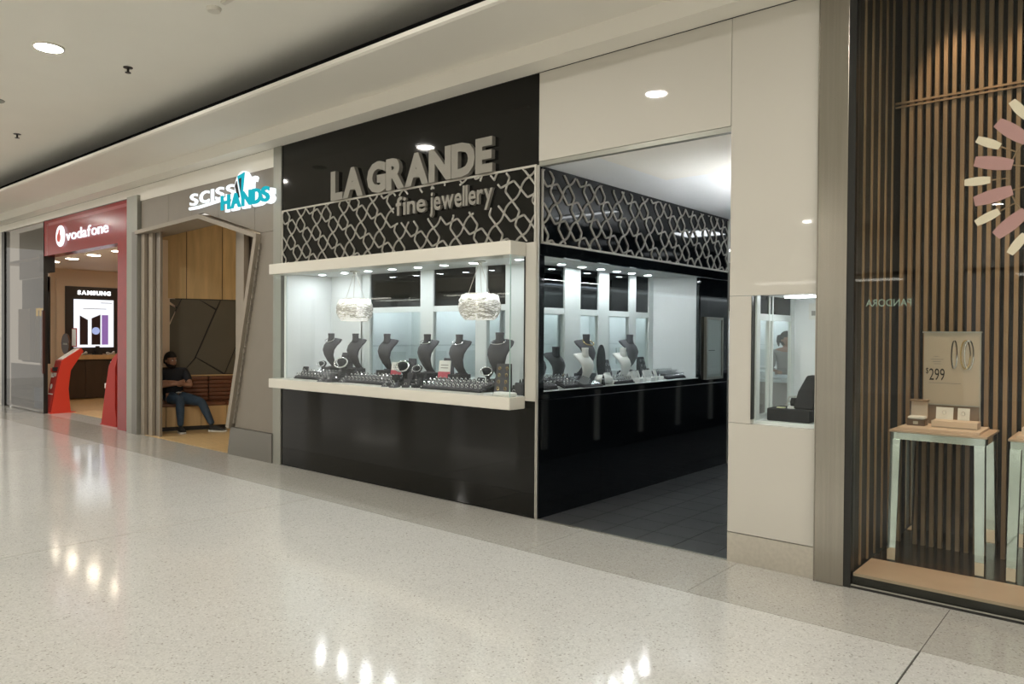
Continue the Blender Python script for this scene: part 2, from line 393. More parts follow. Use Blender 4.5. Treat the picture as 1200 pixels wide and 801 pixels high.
# side wall of the corner
ws = snode('wall_side', 'black glass side wall of the corner shop along the passage')
box('frieze_panel', BLACKS, -0.05, -0.004, 0.03, 3.69, 2.31, 2.955, ws)
for a, b in ((0.03, 0.95), (0.953, 1.87), (1.873, 2.79), (2.793, 3.69)):
    box('glass_panel', BLACKS, -0.05, 0.0, a, b, 0.0, 0.99, ws)
box('black_sill', BLACKS, -0.05, 0.006, 0.03, 3.0, 0.995, 1.062, ws)
box('black_header', BLACKS, -0.05, 0.0, 0.03, 3.69, 2.215, 2.305, ws)
box('black_jamb', BLACKS, -0.05, 0.0, 0.012, 0.085, 0.995, 2.21, ws)
box('glass_panel', BLACKS, -0.05, 0.0, 2.965, 3.69, 0.995, 2.21, ws)
box('end_trim', SILV, -0.05, 0.006, 3.69, 3.71, 0.0, 2.955, ws)
fs = thing('lattice_frieze', 'silver ogee lattice frieze on black glass along the passage side', 'lattice', (0, 1.85, 2.62))
def PS(h, z, t): return Vector((-0.004+t, h-1.85, z-2.62))
lattice(PS, -2.427, 2.90, 0.05, 3.67, 2.325, 2.93).build('lattice', LATT, fs)
m = MB(); m.box(-0.002, 0.010, -1.81, 1.83, -0.312, -0.294); m.box(-0.002, 0.010, -1.815, -1.795, -0.312, 0.31); m.box(-0.002, 0.010, 1.81, 1.83, -0.312, 0.31)
m.build('border', LATT, fs)

# sign letters
sg = thing('shop_sign', 'large silver LA GRANDE letters on the black fascia', 'sign', (-1.65, -0.03, 2.95))
def rel(o, p):
    for c in [k for k in C.objects if k.parent == o]:
        c.data.transform(Matrix.Translation(-Vector(p)))
word('LA GRANDE', LETT, -2.82, -0.485, 2.958, 3.275, 0.0, 0.045, 0.055, sg, 0.015); rel(sg, (-1.65, -0.03, 2.95))
sg = thing('shop_sign', 'smaller silver fine jewellery lettering in the gap of the frieze', 'sign', (-1.13, -0.03, 2.7))
word('fine', LETT, -1.775, -1.345, 2.70, 2.885, 0.0, 0.03, 0.02, sg, 0.05)
def glyphs(s, x0, x1, base, cap, parent, mt, depth, off, gap, y=0.0):
    me = text_me('l', 0.5, off); H = max(v.co.y for v in me.vertices)-min(v.co.y for v in me.vertices)
    lo = min(v.co.y for v in me.vertices); W = []; x = 0
    for ch in s:
        q = text_me(ch, 0.5, off); a = min(v.co.x for v in q.vertices); b = max(v.co.x for v in q.vertices); W.append((q, a, x)); x += b-a+gap
    tot = x-gap
    for q, a, xs_ in W:
        for v in q.vertices: v.co = (x0+(x1-x0)*(v.co.x-a+xs_)/tot, y-depth*(v.co.z+0.5), base+(v.co.y-lo)/H*(cap-base))
        q.materials.clear(); q.materials.append(mt); o = bpy.data.objects.new('letter', q); C.objects.link(o); o.parent = parent
glyphs('jewellery', -1.29, -0.49, 2.70, 2.885, sg, LETT, 0.03, 0.02, 0.05)
rel(sg, (-1.13, -0.03, 2.7))

# projecting window of the facade
dw = thing('display_window', 'projecting cream framed glass display window facing the mall', 'shop window', (-1.95, 0, 0.92))
def R(o, m, x0, x1, y0, y1, z0, z1, bev=0): return MB().box(x0+1.95, x1+1.95, y0, y1, z0-0.92, z1-0.92).build(o, m, dw, bev)
R('lower_slab', SLABW, -3.765, -0.13, -0.205, -0.003, 0.918, 1.022, 0.006)
R('upper_slab', SLABW, -3.765, -0.13, -0.205, -0.003, 2.205, 2.322, 0.006)
R('window_floor', WHITE, -3.72, -0.148, 0.0, 0.62, 0.96, 1.02); R('window_floor', WHITE, -0.148, -0.06, 0.055, 0.62, 0.96, 1.02)
R('window_ceiling', WHITE, -3.72, -0.148, 0.0, 0.62, 2.225, 2.27); R('window_ceiling', WHITE, -0.148, -0.06, 0.055, 0.62, 2.225, 2.27)
R('end_panel', WHITE, -3.77, -3.73, 0.0, 0.64, 1.02, 2.225)
R('glass_front', GL, -3.69, -0.14, -0.19, -0.18, 1.022, 2.205)
R('glass_side', GL, -3.70, -3.69, -0.19, -0.003, 1.022, 2.205)
R('glass_side', GL, -0.15, -0.14, -0.178, -0.003, 1.022, 2.205)
R('glass_joint', GLEDGE, -0.143, -0.137, -0.193, -0.187, 1.022, 2.205)
# partition behind it
def frame_wall(parent, org, horiz, posts, z0, zr, z1, y, solid, dep=0.05, smx=SMOKE):
    """posts: (a,b) intervals of the uprights; openings between them, split by a rail at zr"""
    def bx(n, m, a, b, c, d, e, f):
        if horiz == 'x': MB().box(a-org[0], b-org[0], c-org[1], d-org[1], e-org[2], f-org[2]).build(n, m, parent)
        else: MB().box(c-org[0], d-org[0], a-org[1], b-org[1], e-org[2], f-org[2]).build(n, m, parent)
    for a, b in posts: bx('post', FRAMEW, a, b, y, y+dep, z0, z1)
    for (a, b), (c, d) in zip(posts, posts[1:]):
        bx('rail', FRAMEW, b, c, y+0.005, y+dep-0.005, zr-0.03, zr+0.03); bx('rail', FRAMEW, b, c, y+0.005, y+dep-0.005, z0, z0+0.03)
        bx('smoked_pane', smx, b, c, y+0.02, y+0.03, zr+0.03, z1); bx('clear_pane', GL, b, c, y+0.02, y+0.03, z0+0.03, zr-0.03)
R('back_panel', WHITE, -3.72, -3.12, 0.62, 0.67, 1.02, 2.225)
frame_wall(dw, (-1.95, 0, 0.92), 'x', [(-3.14, -2.98), (-2.12, -1.92), (-1.30, -1.15), (-0.90, -0.70)], 1.02, 1.81, 2.225, 0.62, None)
# side display window
sw = thing('display_window', 'black framed side display window along the tiled passage', 'shop window', (0, 1.5, 1.0))
def S(o, m, x0, x1, y0, y1, z0, z1, bev=0): return MB().box(x0, x1, y0-1.5, y1-1.5, z0-1.0, z1-1.0).build(o, m, sw, bev)
S('window_floor', WHITE, -0.60, -0.012, 0.64, 2.95, 1.02, 1.066)
S('window_floor', WHITE, -0.055, -0.012, 0.09, 0.64, 1.02, 1.066)
S('window_ceiling', WHITE, -0.62, -0.05, 0.64, 2.96, 2.225, 2.27)
S('window_ceiling', WHITE, -0.055, -0.02, 0.09, 0.64, 2.225, 2.27)
S('end_panel', WHITE, -0.62, -0.05, 2.955, 3.0, 1.02, 2.225)
S('glass_pane', GL, -0.016, -0.008, 0.088, 2.963, 1.066, 2.213)
frame_wall(sw, (0, 1.5, 1.0), 'y', [(0.66, 0.78), (1.19, 1.46), (1.80, 2.0), (2.42, 2.56), (2.86, 2.95)], 1.06, 1.78, 2.225, -0.65, None)
box('corner_post', FRAMEW, -0.70, -0.60, 0.60, 0.66, 1.066, 2.225, None).parent = None
cpost = C.objects['corner_post']; struct(cpost); cpost.name = 'trim_2'
for k, x in enumerate((-3.44, -3.02, -2.60, -2.20, -1.80, -1.42, -1.02, -0.45)):
    downlight(x, 0.29, 2.225, 0.038, 'small bright downlight in the ceiling of the front display window', 'front window downlights', CLAMP, FRAMEW)
for k, y in enumerate((0.90, 1.24, 1.58, 1.88, 2.18, 2.53)):
    downlight(-0.43, y, 2.225, 0.038, 'small bright downlight in the ceiling of the side display window', 'side window downlights', CLAMP, FRAMEW)

# ---------------------------------------------------------------- passage, shop interior
wi = snode('wall_interior', 'white walls of the jewellery shop interior')
box('wall_panel', WHITE, -3.90, -3.83, 0.68, 9.0, 0.0, 2.96, wi)
box('wall_panel', WHITE, -3.90, 3.0, 8.7, 8.8, 0.0, 2.96, wi)
cp = snode('ceiling', 'white ceiling over the passage and the shop')
box('plasterboard', WHITE, -3.9, 1.75, 3.70, 8.8, 2.96, 3.0, cp)
box('plasterboard', WHITE, -3.9, -0.06, 0.68, 3.70, 2.96, 3.0, cp)
box('plasterboard', WHITE, -0.06, 1.70, 0.05, 3.70, 2.957, 3.0, cp)
box('dropped_panel', CEIL, 0.55, 1.70, 0.06, 1.15, 2.945, 2.957, cp)
t = thing('strip_light', 'slim linear light in the white passage ceiling', 'ceiling light', (1.1, 2.3, 2.955))
box('housing', FRAMEW, -0.42, 0.45, -0.05, 0.05, -0.012, 0.0, t); box('diffuser', emis('linear_lens', (0.95, 0.98, 1), 9), -0.4, 0.43, -0.035, 0.035, -0.016, -0.0125, t)
for x, y in ((0.85, 4.6), (-1.6, 4.6), (-1.6, 6.6), (0.85, 6.6), (-2.6, 2.2)):
    t = thing('panel_light', 'square ceiling panel light inside the jewellery shop', 'ceiling light', (x, y, 2.96), 0, 'shop ceiling panels')
    box('bezel', FRAMEW, -0.3, 0.3, -0.3, 0.3, -0.012, -0.0005, t); box('diffuser', emis('panel_lens', (0.92, 0.97, 1), 11), -0.27, 0.27, -0.27, 0.27, -0.018, -0.0125, t)
for i, y in enumerate((1.35, 2.05, 2.75)):  # fittings added behind the pillar, out of sight, to brighten the passage ceiling
    t = thing('added_fill_light', 'slim unseen up-and-down light added in the passage, %s from the entrance' % ('first', 'second', 'third')[i], 'ceiling light', (1.36, y, 2.15))
    box('housing', FRAMEW, -0.06, 0.06, -0.22, 0.22, -0.02, 0.02, t); box('upper_lens', emis('up_lens', (0.97, 0.98, 1.0), 70), -0.05, 0.05, -0.2, 0.2, 0.0205, 0.026, t); box('lower_lens', emis('down_lens', (0.75, 0.88, 1.0), 5), -0.05, 0.05, -0.2, 0.2, -0.026, -0.0205, t)
    for yy in (-0.18, 0.18): MB().tube([(0, yy, 0.02), (0, yy, 0.807)], 0.003, 5).build('cable', GREYM, t)
LED = emis('case_led', (0.86, 0.95, 1.0), 22)
def wall_case(x, y, rz, wdt, label, group):
    t = thing('wall_showcase', label, 'showcase', (x, y, 0), rz, group)     # opens to local -y
    h = wdt/2
    box('base_cabinet', WHITE, -h, h, -0.38, 0, 0.0, 0.9, t); box('back_panel', WHITE, -h, h, -0.02, 0, 0.9, 2.0, t)
    for sx in (-1, 1): box('side_panel', FRAMEW, sx*h-(0.03 if sx > 0 else 0), sx*h+(0.03 if sx < 0 else 0), -0.38, -0.02, 0.9, 2.0, t)
    box('top_box', VELD, -h, h, -0.38, 0, 2.0, 2.9, t); box('top_rail', FRAMEW, -h, h, -0.40, -0.38, 1.86, 2.0, t)
    box('shelf', GL, -h+0.03, h-0.03, -0.34, -0.02, 1.38, 1.39, t)
    box('led_strip', LED, -h+0.06, h-0.06, -0.36, -0.32, 1.97, 1.985, t)
    for sx in (-1, 1): box('picture_panel', FRAMEW, sx*h*0.48-0.2, sx*h*0.48+0.2, -0.05, -0.02, 1.0, 1.3, t)
    return t
for i in range(5): wall_case(-3.825, 1.35+1.42*i, PI/2, 1.36, 'white wall showcase lit inside, behind the jewellery windows', 'wall showcases in the shop')
for i in range(3): wall_case(-2.6+1.45*i, 8.69, 0, 1.40, 'white wall showcase on the rear wall of the jewellery shop', 'rear wall showcases')
# header over the passage
wh = snode('wall_header', 'cream gloss panel above the passage opening')
box('panel', PANEL, 0.0, 1.678, 0.0, 0.05, 2.985, 3.72, wh); box('steel_channel', GREYM, 0.0, 1.70, 0.003, 0.055, 2.945, 2.982, wh)
wp = snode('wall_pillar', 'cream panelled pillar with a small showcase opening')
box('panel', PANEL, 1.682, 2.272, 0.0, 0.05, 1.82, 3.72, wp); box('panel', PANEL, 1.682, 1.838, 0.0, 0.05, 0.955, 1.817, wp)
box('panel', PANEL, 2.257, 2.272, 0.0, 0.05, 0.955, 1.817, wp); box('panel', PANEL, 1.682, 2.272, 0.0, 0.05, 0.205, 0.952, wp)
box('kick_plate', STEELK, 1.682, 2.272, -0.002, 0.05, 0.0, 0.2, wp)
box('side_panel', PANEL, 1.70, 1.72, 0.05, 0.8, 1.82, 2.96, wp)
box('side_panel', BLACKS, 1.70, 1.72, 0.05, 0.8, 0.0, 0.955, wp)
box('body', DARKB, 1.73, 2.27, 0.06, 0.74, 0.0, 0.94, wp); box('body', DARKB, 1.73, 2.27, 0.06, 0.74, 1.86, 3.7, wp)
nc = thing('pillar_showcase', 'small white lined showcase recessed in the cream pillar', 'showcase', (2.05, 0.05, 0.98))
def Nb(n, m, a, b, c, d, e, f): return box(n, m, a-2.05, b-2.05, c-0.05, d-0.05, e-0.98, f-0.98, nc)
Nb('case_floor', WHITE, 1.70, 2.262, 0.05, 0.8, 0.95, 0.975); Nb('case_ceiling', WHITE, 1.72, 2.262, 0.05, 0.8, 1.825, 1.85)
Nb('back_wall', WHITE, 1.84, 2.262, 0.76, 0.8, 0.975, 1.825); Nb('side_wall', WHITE, 2.262, 2.275, 0.05, 0.8, 0.975, 1.825)
for a, b in ((0.05, 0.11), (0.27, 0.285), (0.33, 0.345), (0.69, 0.76)): Nb('door_stile', FRAMEW, 1.83, 1.855, a, b, 0.975, 1.825)
Nb('door_rail', FRAMEW, 1.832, 1.852, 0.11, 0.69, 1.655, 1.70); Nb('door_rail', FRAMEW, 1.832, 1.852, 0.11, 0.69, 0.975, 1.01)
Nb('smoked_pane', SMOKE, 1.84, 1.846, 0.11, 0.69, 1.70, 1.825); Nb('clear_pane', GL, 1.84, 1.846, 0.11, 0.69, 1.01, 1.655)
Nb('glass_front', GL, 1.84, 2.256, 0.02, 0.028, 0.96, 1.815); Nb('case_led', emis('niche_led', (0.96, 0.98, 1), 30), 1.95, 2.2, 0.3, 0.34, 1.812, 1.823)
Nb('edge_trim', DARKM, 1.838, 1.843, -0.004, 0.05, 0.985, 1.815)
Nb('notice_card', CARD, 1.96, 2.04, 0.754, 0.758, 1.67, 1.79)
Nb('notice_print', INKG, 1.98, 2.02, 0.751, 0.754, 1.70, 1.735)
# right side of the passage: black base with pale posts, cases above
wr = snode('wall_passage', 'right wall of the passage, black base with pale posts')
box('black_base', BLACKS, 1.70, 1.75, 0.8, 8.7, 0.0, 0.90, wr); box('black_header', BLACKS, 1.70, 1.75, 0.8, 8.7, 2.2, 2.957, wr)
box('ledge', FRAMEW, 1.69, 1.75, 0.8, 8.7, 0.90, 0.96, wr)
for i in range(8): box('post', SLABW, 1.675, 1.70, 1.08+1.13*i, 1.18+1.13*i, 0.15, 0.82, wr)
for i in range(7): box('glass_pane', GL, 1.71, 1.72, 1.1+1.13*i, 2.2+1.13*i, 0.96, 2.2, wr)
box('case_back', WHITE, 2.20, 2.25, 0.82, 8.7, 0.9, 2.2, wr); box('case_floor', WHITE, 1.75, 2.2, 0.82, 8.7, 0.9, 0.95, wr)
box('case_roof', WHITE, 1.75, 2.25, 0.82, 8.7, 2.2, 2.25, wr); box('led_strip', emis('soft_case_led', (0.9, 0.96, 1.0), 1.6), 1.95, 2.17, 0.9, 8.6, 2.18, 2.195, wr)
t = thing('pedestal_counter', 'grey panelled counter deep inside the shop seen past the pillar', 'counter', (-1.0, 6.3, 0))
box('carcass', mat('pale_taupe_panel', (0.42, 0.38, 0.34), 0.5), -0.9, 0.9, -0.25, 0.25, 0, 0.86, t, 0.01); box('glass_top', GL, -0.9, 0.9, -0.25, 0.25, 0.90, 1.05, t); box('counter_top', FRAMEW, -0.92, 0.92, -0.27, 0.27, 0.86, 0.90, t)
# freestanding mirror on the black wall near the passage end
t = thing('wall_mirror', 'grey framed glass cabinet on the black passage wall right of the side window', 'cabinet', (0.0, 3.28, 1.4))
box('backing', mat('pale_grey_lit_panel', (0.45, 0.47, 0.45), 0.3), 0.002, 0.02, -0.19, 0.19, -0.33, 0.33, t)
m = MB(); m.box(0, 0.035, -0.22, -0.19, -0.36, 0.36); m.box(0, 0.035, 0.19, 0.22, -0.36, 0.36); m.box(0, 0.035, -0.19, 0.19, 0.33, 0.36); m.box(0, 0.035, -0.19, 0.19, -0.36, -0.33)
m.build('frame', GREYM, t); box('glass_pane', GL, 0.022, 0.028, -0.19, 0.19, -0.33, 0.33, t); box('shelf_pin', DARKM, 0.021, 0.0225, -0.14, 0.02, -0.03, -0.022, t)

# ---------------------------------------------------------------- steel column, slatted window
wc = snode('wall_column', 'brushed stainless steel clad column')
box('steel_sheet', STEEL, 2.272, 2.452, -0.03, 0.10, 0.0, 4.2, wc, 0.004); box('steel_edge', STEEL, 2.272, 2.276, -0.034, -0.03, 0.0, 4.2, wc)
pw = thing('slatted_shop_window', 'dark framed glass shop window backed by tall brown slats', 'shop window', (3.5, 0, 0))
def Q(n, m, a, b, c, d, e, f, bev=0): return box(n, m, a-3.5, b-3.5, c, d, e, f, pw, bev)
Q('left_frame', DARKM, 2.452, 2.492, -0.02, 0.05, 0.0, 4.2); Q('bottom_frame', DARKM, 2.492, 4.6, -0.012, 0.02, 0.0, 0.014)
Q('bottom_trim', SILV, 2.492, 4.6, -0.014, -0.004, 0.016, 0.022)
Q('glass_pane', GLD, 2.492, 4.6, -0.004, 0.004, 0.024, 4.2); Q('plinth_front', DARKB, 2.50, 4.6, 0.006, 0.02, 0.014, 0.072)
Q('plinth_top', PLINP, 2.50, 4.6, 0.006, 0.41, 0.072, 0.09); Q('rear_floor', mat('dark_gloss_floor', (0.05, 0.035, 0.027), 0.15), 2.50, 4.6, 0.41, 1.45, 0.06, 0.088)
Q('side_wall', DARKB, 2.455, 2.475, 0.05, 1.5, 0.0, 4.2); Q('back_wall', DARKB, 2.47, 4.7, 1.45, 1.5, 0.0, 4.2); Q('window_ceiling', DARKB, 2.47, 4.7, 0.05, 1.5, 4.15, 4.2)
Q('end_wall', DARKB, 4.62, 4.66, 0.0, 1.5, 0.0, 4.2)
n = 0
x = 2.515
while x < 4.6:
    Q('slat', SLATW, x, x+0.025, 0.97, 1.01, 0.088, 4.14); x += 0.0525; n += 1
Q('rail', SLATW, 2.48, 4.6, 0.955, 0.97, 3.198, 3.212); Q('rail', SLATW, 2.48, 4.6, 0.955, 0.97, 3.172, 3.183)
# side slats on the left return
for i in range(5): Q('slat', SLATW, 2.476, 2.486, 0.2+0.17*i, 0.225+0.17*i, 0.088, 4.14)
for x, y, tx, ty, tz, e in ((2.85, 0.55, 2.85, 0.97, 3.2, 45), (3.25, 0.55, 3.3, 0.97, 3.1, 45), (2.9, 0.30, 2.86, 0.7, 0.9, 120), (3.5, 0.30, 3.5, 0.7, 0.9, 60), (3.1, 0.12, 3.1, 0.25, 0.1, 90)):
    t = thing('spotlight', 'small black spotlight under the slatted window ceiling', 'spotlight', (x, y, 4.15), 0, 'slatted window spotlights')
    MB().lathe([(0.035, -0.1), (0.04, -0.09), (0.04, -0.01), (0.02, 0)], 12).build('can', DARKM, t)
    ld = bpy.data.lights.new('spot_beam', 'SPOT'); ld.energy = e; ld.color = (1.0, 0.72, 0.48); ld.spot_size = 0.75; ld.spot_blend = 0.8; ld.shadow_soft_size = 0.03
    lo = bpy.data.objects.new('spot_beam', ld); C.objects.link(lo); lo.location = (x, y, 4.02)
    d = Vector((tx-x, ty-y, tz-4.02)); lo.rotation_euler = d.to_track_quat('-Z', 'Y').to_euler()
def mtable(x, label):
    t = thing('mirror_table', label, 'table', (x, 0.72, 0.09))
    for a in (-1, 1):
        for b in (-1, 1):
            q = MB(); X = a*0.235; Y = b*0.205-0.02; fl = a*0.012
            q.loft([[(X+fl-0.024, Y-0.024-0.03*(b < 0), 0.0), (X+fl+0.024, Y-0.024-0.03*(b < 0), 0.0), (X+fl+0.024, Y+0.024, 0.0), (X+fl-0.024, Y+0.024, 0.0)],
                    [(X-0.028, Y-0.028, 0.79), (X+0.028, Y-0.028, 0.79), (X+0.028, Y+0.028, 0.79), (X-0.028, Y+0.028, 0.79)]]).build('leg', MIRR, t)
    for a in (-1, 1): box('apron', MIRR, -0.262, 0.262, a*0.232-0.008, a*0.232+0.008, 0.79, 0.835, t)
    for a in (-1, 1): box('apron', MIRR, a*0.255-0.008, a*0.255+0.008, -0.222, 0.222, 0.79, 0.835, t)
    box('table_top', PLINP, -0.275, 0.275, -0.245, 0.245, 0.836, 0.85, t, 0.002)
    return t
mtable(2.856, 'mirrored display table with a poster on it behind the glass')
mtable(3.51, 'mirrored display table cut by the right edge of the photo')
PT = mat('pale_blush_board', (0.74, 0.60, 0.48), 0.6)
tag(box('display_board', PT, 2.62, 3.08, 0.53, 0.93, 0.941, 0.956), 'flat blush board lying on the mirrored table', 'board')
p = thing('price_poster', 'standing poster priced $299 with bracelets on the mirrored table', 'poster', (2.86, 0.88, 0.957))
box('stand', mat('taupe_card', (0.30, 0.22, 0.16), 0.6), -0.16, 0.165, 0.0, 0.03, 0.0, 0.13, p)
box('sheet', mat('poster_paper', (0.60, 0.51, 0.41), 0.5), -0.163, 0.17, 0.0, 0.012, 0.135, 0.625, p)
box('top_bar', SILV, -0.172, 0.178, -0.006, 0.016, 0.62, 0.63, p); box('bottom_bar', SILV, -0.168, 0.174, -0.006, 0.016, 0.13, 0.138, p)
box('side_bar', SILV, 0.168, 0.174, -0.003, 0.014, 0.0, 0.62, p)
place_text('price', '299', INK, -0.128, -0.036, 0.298, 0.378, -0.0005, 0.001, 0.0, p); place_text('price', '$', INK, -0.149, -0.133, 0.338, 0.382, -0.0005, 0.001, 0.0, p)
for z, a, b in ((0.46, -0.10, -0.075), (0.44, -0.12, -0.045), (0.425, -0.11, -0.06), (0.28, -0.13, 0.06), (0.41, -0.1, -0.06)): box('print_line', INKG, a, b, -0.0012, -0.0002, z-0.002, z+0.002, p)
for cx, mt, rx in ((0.02, JEWEL, 0.016), (0.085, GOLD, 0.028), (0.105, JEWEL, 0.026)):
    MB().tube([(cx+rx*math.cos(a), -0.003, 0.475+0.095*math.sin(a)) for a in [2*PI*i/28 for i in range(28)]], 0.004, 6, closed=True).build('bracelet_print', mt, p)
b = thing('jewellery_box', 'small open ring box with blush cushion at the left of the table', 'box', (2.695, 0.72, 0.957))
box('tray', mat('bronze_box', (0.14, 0.09, 0.06), 0.35), -0.055, 0.055, -0.05, 0.05, 0, 0.04, b, 0.003); box('cushion', WHITEF, -0.05, 0.05, -0.045, 0.045, 0.041, 0.062, b, 0.008)
box('label_plate', SILV, -0.015, 0.015, -0.052, -0.0502, 0.01, 0.03, b)
MB().box(-0.05, 0.05, -0.006, 0.006, 0.0, 0.115, Matrix.Translation((0, 0.052, 0.04)) @ Matrix.Rotation(-0.15, 4, 'X')).build('lid_card', PT, b)
box('lid', mat('bronze_lid', (0.30, 0.21, 0.14), 0.35), -0.056, 0.056, 0.03, 0.09, 0.155, 0.168, b, 0.003)
b = thing('ring_platform', 'low wide blush platform at the right of the mirrored table', 'platform', (2.925, 0.72, 0.957))
box('block', PT, -0.135, 0.125, -0.06, 0.08, 0, 0.045, b, 0.003); box('groove', GREYM, -0.131, 0.121, -0.061, -0.0605, 0.004, 0.008, b)
for nme, a, c in (('wider folded white card behind the left of the blush platform', 2.845, 0.05), ('narrow folded white card behind the right of the blush platform', 2.955, 0.034)):
    q = thing('display_card', nme, 'card', (a, 0.775, 1.0025))
    MB().box(-c, c, -0.003, 0.003, 0, 0.08, Matrix.Rotation(-0.18, 4, 'X')).build('card', CARD, q)
    MB().tube([(0.01*math.cos(i*PI/6), -0.0065-0.006*0, 0.045+0.012*math.sin(i*PI/6)) for i in range(12)], 0.0015, 5, closed=True).build('ring', JEWEL, q)
tag(box('display_board', PT, 3.27, 3.73, 0.53, 0.93, 0.941, 0.956), 'flat blush board on the table at the right edge', 'board')
tag(box('display_block', PT, 3.29, 3.5, 0.60, 0.80, 0.957, 1.0), 'low blush block on the table at the right edge', 'block')
# petals of the hanging flower sign
pe = thing('flower_sign', 'large flower of pink and cream acrylic petals hanging behind the glass', 'sign', (3.57, 0.05, 2.43))
def petal(m, ang, r0, r1, wd):
    pts = []
    for i in range(9):
        t = i/8; pts.append((r0+(r1-r0)*t, wd*(0.72+0.28*math.sin(PI*t))))
    poly = [(a, b) for a, b in pts] + [(a, -b) for a, b in pts[::-1]]
    ca, sa = math.cos(ang), math.sin(ang); poly = [(a*ca-b*sa, a*sa+b*ca) for a, b in poly]
    MB().prism(poly, 0.0, 0.008, 'y').build('petal', m, pe)
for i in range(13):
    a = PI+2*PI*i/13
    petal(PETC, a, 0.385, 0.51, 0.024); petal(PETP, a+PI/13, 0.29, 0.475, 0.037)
MB().lathe([(0.002, 0), (0.0021, 1.7)], 6, (0, 0.004, 0.5)).build('wire', SILV, pe)
MB().tube([(0.30*math.cos(2*PI*i/40), 0.012, 0.30*math.sin(2*PI*i/40)) for i in range(40)], 0.004, 6, closed=True).build('ring_frame', SLATW, pe)
for i in range(13):
    a = PI+2*PI*i/13+PI/13; MB().tube([(0.22*math.cos(a), 0.012, 0.22*math.sin(a)), (0.42*math.cos(a), 0.012, 0.42*math.sin(a))], 0.004, 5).build('spoke', SLATW, pe)
    a -= PI/13; MB().tube([(0.298*math.cos(a), 0.012, 0.298*math.sin(a)), (0.45*math.cos(a), 0.012, 0.45*math.sin(a))], 0.004, 5).build('spoke', SLATW, pe)
gt = thing('reflected_lettering', 'small reversed sign reflection drawn as glowing lettering on the slatted window glass', 'lettering', (0, 0, 0))
place_text('lettering', 'PANDORA', emis('pale_green_reflection', (0.75, 0.9, 0.65), 0.35), 2.549, 2.80, 1.732, 1.776, 0.03, 0.002, 0.0, gt, mirror=True)  # mirror image of a sign, put in as glowing text behind the pane

# ---------------------------------------------------------------- hairdresser front
wl = snode('wall_left', 'taupe panelled shopfront of the hairdresser')
UP = 3.49
edge = [(-7.70, 3.045), (-5.71, 3.10), (-4.30, 2.725), (-4.955, 0.02)]
box('upper_bulkhead', BULK, -7.62, -3.985, -0.004, 0.05, 3.50, 3.72, wl)
MB().box(-24, -7.62, -0.004, 0.05, 3.585, 3.72).build('upper_bulkhead', BULK, wl)
# fascia in four panels
px_ = [-7.60, -6.72, -6.02, -5.30, -4.42, -3.987]
def low(x):
    if x < -5.71: return 3.045+(x+7.70)*(3.10-3.045)/1.99
    if x < -4.30: return 3.10+(x+5.71)*(2.725-3.10)/1.41
    return 2.725
for a, b in zip(px_, px_[1:]):
    pts = [(a+0.003, 3.498), (a+0.003, low(a)+0.03)]
    if a < -5.71 < b: pts.append((-5.71, 3.13))
    if a < -4.30 < b: pts += [(-4.30, 2.75), (b-0.003, 2.75)]
    else: pts.append((b-0.003, low(b)+0.03 if b < -4.3 else 2.75))
    pts.append((b-0.003, 3.498)); MB().prism(pts, 0.0, 0.04, 'y').build('fascia_panel', TAUPE, wl)
MB().prism([(-4.955+0.08, 0.35), (-4.29, 2.745), (-3.987, 2.745), (-3.987, 0.35)], 0.0, 0.04, 'y').build('pier_panel', TAUPE, wl)
MB().prism([(-5.0, 0.0), (-4.93, 0.345), (-3.987, 0.345), (-3.987, 0.0)], -0.03, 0.1, 'y').build('plinth', PLINTH, wl)
pf = snode('trim_3', 'timber portal frame round the hairdresser entrance')
def bar(p, q, wd, y0, y1, nm='portal_bar', m=TAUPED):
    a, b = Vector(p), Vector(q); d = (b-a).normalized(); n = Vector((-d.y, d.x))*wd
    MB().prism([tuple(a), tuple(b), tuple(b+n), tuple(a+n)], y0, y1, 'y').build(nm, m, pf)
bar((-7.66, 3.05), (-5.71, 3.105), -0.055, -0.07, 0.35); bar((-5.71, 3.105), (-4.27, 2.73), -0.055, -0.07, 0.35); bar((-4.27, 2.73), (-4.93, 0.33), -0.07, -0.06, 0.1)
# saw-tooth inner edge of the sloping jamb and the deep fins behind it
for i in range(30):
    t = i/30; x = -4.30+(-4.91+4.30)*t; z = 2.62-(2.62-0.40)*t
    MB().prism([(x+0.035, z), (x+0.012, z-0.04), (x+0.012, z-0.075), (x+0.035, z-0.075)], -0.03, 0.0, 'y').build('notch', TAUPE, pf)
for m_, x0, x1, y0, y1, z0, z1 in ((TAUPED, -5.58, -5.45, 0.40, 0.46, 0.0, 3.0), (WALNUT, -5.46, -5.30, 0.46, 0.48, 0.0, 3.0), (TAUPED, -5.20, -5.08, 0.25, 0.31, 0.0, 3.0), (WALNUT, -5.09, -4.95, 0.31, 0.33, 0.0, 2.95), (TAUPED, -4.99, -4.90, 0.13, 0.19, 0.36, 2.9)):
    box('fin', m_, x0, x1, y0, y1, z0, z1, pf)
for m_, x0, x1, y0, y1 in ((TAUPED, -7.60, -7.49, 0.0, 0.05), (WALNUT, -7.60, -7.40, 0.051, 0.06), (TAUPED, -7.455, -7.325, 0.045, 0.09), (WALNUT, -7.45, -7.25, 0.091, 0.10), (TAUPE, -7.285, -7.135, 0.085, 0.11), (TAUPED, -7.155, -7.13, 0.07, 0.085)):
    box('fin', m_, x0, x1, y0, y1, 0.0, 3.03, pf)
box('corner_post', GREYM, -7.985, -7.62, -0.05, 0.3, 0.0, 3.585, wl)
box('corner_post', PLINTH, -7.80, -7.62, -0.052, -0.05, 0.0, 3.04, wl)
